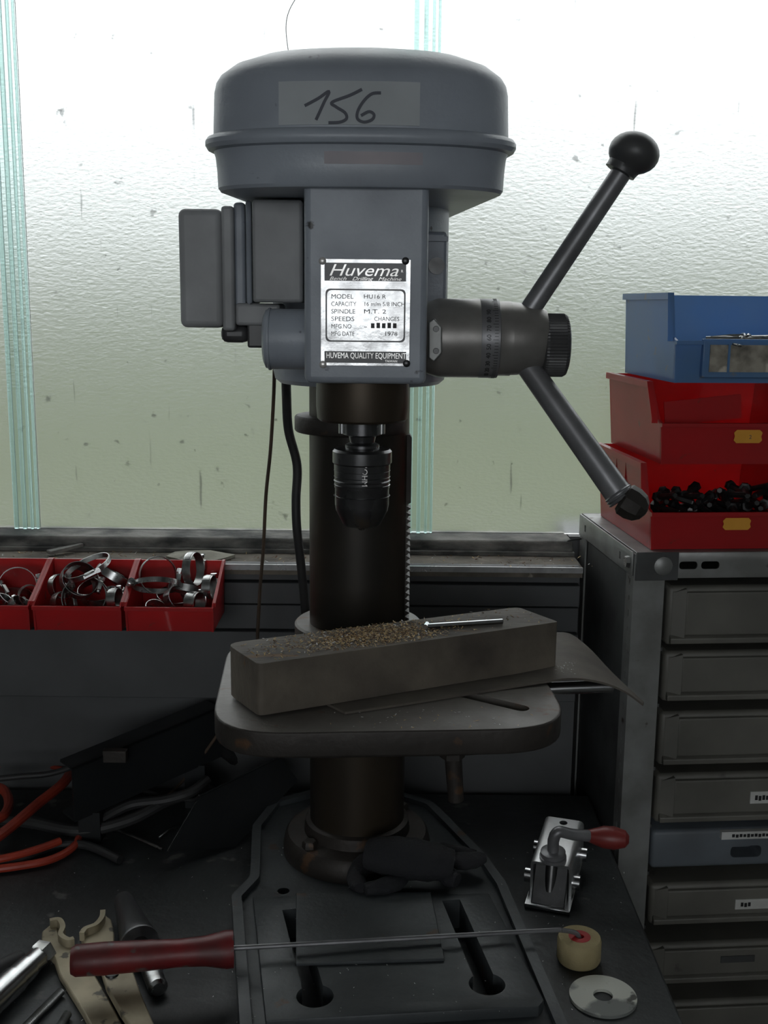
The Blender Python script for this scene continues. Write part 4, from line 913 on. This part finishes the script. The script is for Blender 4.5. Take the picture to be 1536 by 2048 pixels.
# top beams and shelf
tb = robj('top_beam', box(NB(), (0.001, -.0022, RT - .028), (RWd, -.0001, RT)), 'rack_steel', bevel=.0006)
cb = NB()
for x in (.058, .082, .225, .25, .39): extrude_poly(cb, [V(x + p[0], -.008, RT - .014 + p[1]) for p in round_poly([(-.010, -.0042), (.010, -.0042), (.010, .0042), (-.010, .0042)], .0041, 5)], (0, .014, 0))
cut(tb, cb)
robj('bolt_head', lathe(NB(), [(.0105, 0), (.010, .003), (.006, .005)], (.030, -.002, RT - .014), (0, -1, 0), 20), 'rack_steel', tb)
robj('corner_plate', box(NB(), (.001, -.0032, RT - .030), (.047, -.0022, RT + .0005)), 'rack_side', tb, bevel=.0005)
sb = robj('side_beam', box(NB(), (-.0022, .002, RT - .026), (-.0002, RDp - .002, RT)), 'rack_steel', bevel=.0005)
cb = NB()
for y in (.02, .045, RDp - .03): box(cb, (-.006, y - .003, RT - .017), (.003, y + .003, RT - .009))
cut(sb, cb)
robj('bolt_head', lathe(NB(), [(.007, 0), (.006, .004)], (-.002, .0135, RT - .013), (-1, 0, 0), 6), 'clamp_steel', sb)
robj('light_block_beam', box(NB(), (.001, RDp + .0001, RT - .075), (RWd, RDp + .0022, RT)), 'rack_steel', bevel=.0006)  # added beam, blocks window light so the top beam's slots stay dark
robj('shelf', box(NB(), (.002, .001, RT - .003), (RWd - .002, RDp - .001, RT)), 'rack_steel', bevel=.0005)
robj('side_panel', box(NB(), (.0025, .03, .25), (.0045, RDp - .03, RT - .03)), 'rack_side')
for i, z in enumerate((RT - .012, RT - .045, RT - .068, RT - .092)): robj('bolt_head', lathe(NB(), [(.0055, 0), (.0052, .003), (.003, .0045)], (.012 + .004 * (i > 0), RDp - .0022 if 0 else RDp - .024, z), (-.6, -1, 0), 10), 'clamp_steel', u2)
tw = [RM @ V(-.001, RDp - .01, RT - .03), RM @ V(-.02, RDp - .012, RT - .034), RM @ V(-.030, RDp - .014, RT - .055), RM @ V(-.024, RDp - .014, RT - .078), RM @ V(-.004, RDp - .012, RT - .088)]
robj('tie_wire', tube(NB(), [RMI @ p for p in smooth_path(tw, 6)], .0013, 8), 'black_rubber', u2)
# drawers
def zrow(y): return (PY(1420, y, .862)).z
rows = [(1172, 1290), (1303, 1403), (1424, 1530), (1548, 1645), (1664, 1740), (1768, 1848), (1888, 1966), (2005, 2090)]
for i, (t, b) in enumerate(rows):
    zt_, zb_ = zrow(t), zrow(b); blue = i == 4; m = 'drawer_plastic_blue' if blue else 'drawer_plastic'; x0, x1 = .040, RWd - .040; dpt = .004 if not blue else .008
    d = thing('drawer', None, None, (0, 0, 0)); d.parent = rk; bpy.data.objects.remove(d)
    bm = NB(); box(bm, (x0, dpt, zb_), (x1, RDp - .03, zt_)); dr_ = robj('drawer', bm, m, bevel=.005, bseg=3)
    hgt = zt_ - zb_
    if not blue:
        # recessed field with sloped left bevel and a bottom lip
        bm = NB(); extrude_poly(bm, [V(x0 + .004, dpt, zb_ + .003), V(x0 + .004, dpt - .006, zb_ + .003), V(x0 + .004, dpt - .006, zb_ + .009), V(x0 + .004, dpt, zb_ + .012)], (x1 - x0 - .008, 0, 0)); robj('drawer_lip', bm, m, dr_, bevel=.001)
        bm = NB(); extrude_poly(bm, [V(x0 + .003, dpt + .001, zb_ + .004), V(x0 + .019, dpt - .005, zb_ + .010), V(x0 + .019, dpt + .001, zb_ + .010)], (0, 0, hgt - .012)); robj('side_bevel', bm, m, dr_)
        robj('field_panel', box(NB(), (x0 + .019, dpt - .0045, zb_ + .012), (x1 - .004, dpt + .001, zt_ - .006)), m, dr_, bevel=.0015)
    else:
        cut(dr_, extrude_poly(NB(), [V(.150 + p[0], dpt - .006, zb_ + .018 + p[1]) for p in round_poly([(-.018, -.007), (.018, -.007), (.018, .007), (-.018, .007)], .006)], (0, .03, 0)))
    cards = {2: (.166, .032, .55, .018), 3: (.146, .034, .52, .014), 4: (.118, .075, .88, .009), 5: (.138, .04, .50, .012), 6: (.126, .04, .62, .008)}
    if i in cards:
        cx_, cw, cf, chh = cards[i]; zc3 = zb_ + hgt * cf; lc_ = robj('label_card', box(NB(), (cx_, dpt - .0056, zc3 - chh / 2), (cx_ + cw, dpt - .0044 if not blue else dpt + .001, zc3 + chh / 2)), 'white_card' if i != 6 else 'rack_side', dr_)
        if i in (3, 4, 5):
            bm = NB(); nm_ = {3: 5, 4: 12, 5: 3}[i]; st_ = cw * .7 / nm_ if i == 4 else .0042
            for k in range(nm_): box(bm, (cx_ + cw * .16 + st_ * k, dpt - .006, zc3 - chh * (.2 + .06 * (k % 3 == 1))), (cx_ + cw * .16 + st_ * (k + .72), dpt - .0055, zc3 + chh * (.2 - .05 * (k % 2))))
            robj('faded_print', bm, 'ink_black', lc_, smooth=0)
    robj('drawer_runner', box(NB(), (.024, .01, zb_ - .008), (.0395, RDp - .02, zb_ - .004)), 'rack_side', rk)

# ---- bins stacked on the rack
def rack_pt(px, py, z): return RMI @ PZ(px, py, z)
c0 = RMI @ PZ(1288, 1090, RT)                        # front-left-bottom of the lowest bin
def stack_bin(label, x, y, z, W, D, H, fz, m, taper, cutd, rot=0.0):
    return make_bin('stacking_bin', label, RM @ V(x, y, z), ra + rot, W, D, H, 0, fz, m, None, taper, .0026, True, cutd)
SW, SD, SH_ = .185, .195, .104
b1 = stack_bin('red open-front bin full of dark bolts, bottom of the stack on the rack', .014, .008, RT + .0005, SW, SD, .090, .041, 'red_plastic', .93, .10)
b2 = stack_bin('plain red open-front bin between the bolt bin and the blue bin', .022, .014, RT + .0915, SW, SD * .96, .0845, .044, 'red_plastic', .93, .17)
b3 = stack_bin('blue open-front bin with a dirty card holder on top of the stack', .036, .020, RT + .177, SW * .98, SD * .9, .092, .044, 'blue_plastic', .96, .09)
# ---- ribs and slots on the side of the lowest bin, stickers, tape, card holder
for y in (.09, .125): obj('side_groove', box(NB(), (.0005, y - .003, .045), (.004, y + .003, .09)), 'red_plastic', b1, local=True)
def sticker(b, x, z, w, h, Y):
    pts = [(-w / 2, -h / 2 + .003), (-w / 2 + .003, -h / 2), (w / 2 - .003, -h / 2), (w / 2, -h / 2 + .003), (w / 2 - .0012, 0), (w / 2, h / 2 - .003), (w / 2 - .003, h / 2), (-w / 2 + .003, h / 2), (-w / 2, h / 2 - .003), (-w / 2 + .0012, 0)]
    bm = NB(); extrude_poly(bm, [V(x + p[0], Y, z + p[1]) for p in pts], (0, .0006, 0)); return obj('price_sticker', bm, 'orange_sticker', b, local=True, smooth=0)
sticker(b1, .098, .028, .031, .013, -.0006)
s2 = sticker(b2, .098, .030, .031, .014, -.0006)
obj('lettering', text_bm('2', .006, Matrix.Translation((.099, -.0007, .0275)) @ FRONT, extrude=.0001), 'marker_ink', s2, local=True, smooth=0)
bm = NB(); extrude_poly(bm, [V(.0026, SD * .18, .070), V(.0026, SD * .95, .070), V(.0029, SD * .95, .0755), V(.0029, SD * .18, .0755)], (-.0012, 0, 0)); obj('tape_strip', bm, 'white_tape', b2, local=True, smooth=0)
ch_ = obj('card_holder', box(NB(), (.030, -.005, .006), (.160, .0025, .046)), 'blue_plastic', b3, local=True, bevel=.001)
obj('label_card', box(NB(), (.037, -.0062, .012), (.156, -.0048, .040)), 'dirty_card', ch_, local=True)
obj('card_divider', box(NB(), (.056, -.0068, .011), (.0585, -.005, .041)), 'blue_plastic', ch_, local=True)
# loose card leaning inside the plain red bin
obj_ = box(NB(), (.02, .0, 0), (.105, .0015, .026), Matrix.Translation((0, .035, .035)) @ Matrix.Rotation(R(-6), 4, 'Y'))
bmesh.ops.transform(obj_, matrix=RM @ Matrix.Translation((.022, .014, RT + .0915)), verts=obj_.verts)
tag(obj('divider_card', obj_, 'red_plastic', org=RM @ V(.05, .05, RT + .15)), 'red plastic divider standing inside the plain red bin', 'divider')
# bolts in the lowest bin
bm = NB(); lathe(bm, [(.0058, 0), (.0062, .001), (.0062, .005), (.0035, .0052), (.0035, .034), (.0028, .035)], (0, 0, -.016), (0, 0, 1), 6)
bolt0 = obj('hex_bolt', bm, 'dark_steel', None, local=True, smooth=25); first = True
for lay in range(3):
    for i in range(9):
        for j in range(2 if lay else 3):
            o_ = bolt0 if first else bolt0.copy()
            if not first: COL.objects.link(o_)
            first = False
            x = .042 + .0155 * i + random.uniform(-.004, .004); y = .036 + .022 * j + random.uniform(-.003, .003); z = RT + .018 + lay * .0145 + random.uniform(-.002, .002) + (.006 if i > 5 else 0)
            o_.location = RM @ V(x, y, z + .006); o_.rotation_euler = (R(90 + random.uniform(-22, 22)), random.uniform(-.5, .5), random.uniform(-.9, .9))
            tag(o_, 'dark steel bolt in the heap filling the lowest red bin', 'bolt', 'bolts heaped in the lowest red bin')
bm = NB(); tube(bm, [V(-.02, 0, 0), V(.0, .001, .001), V(.02, 0, 0)], .0014, 6); tube(bm, [V(.02, 0, 0), V(.022, .003, 0), V(.015, .004, .001)], .0014, 6)
pin0 = obj('split_pin', bm, 'clamp_steel', None, local=True)
for k in range(26):
    o_ = pin0 if k == 0 else pin0.copy()
    if k: COL.objects.link(o_)
    o_.location = RM @ V(.036 + .05 + random.uniform(0, .095), .014 + random.uniform(.012, .05), RT + .177 + .041 + random.uniform(0, .009)); o_.rotation_euler = (random.uniform(-.3, .3), random.uniform(-.25, .25), random.uniform(0, 6.28))
    tag(o_, 'small steel split pin in the heap inside the blue bin', 'split pin', 'split pins heaped in the blue bin')
# packing that carries the heaps (card trays inside the bins)
for nm, par, z, y1, m in (('tray_insert', b3, .040, .07, 'dirty_card'), ('tray_insert', b1, .010, .09, 'black_plastic')):
    obj(nm, box(NB(), (.012, .006, .003), (SW - .014, y1, z)), m, par, local=True)
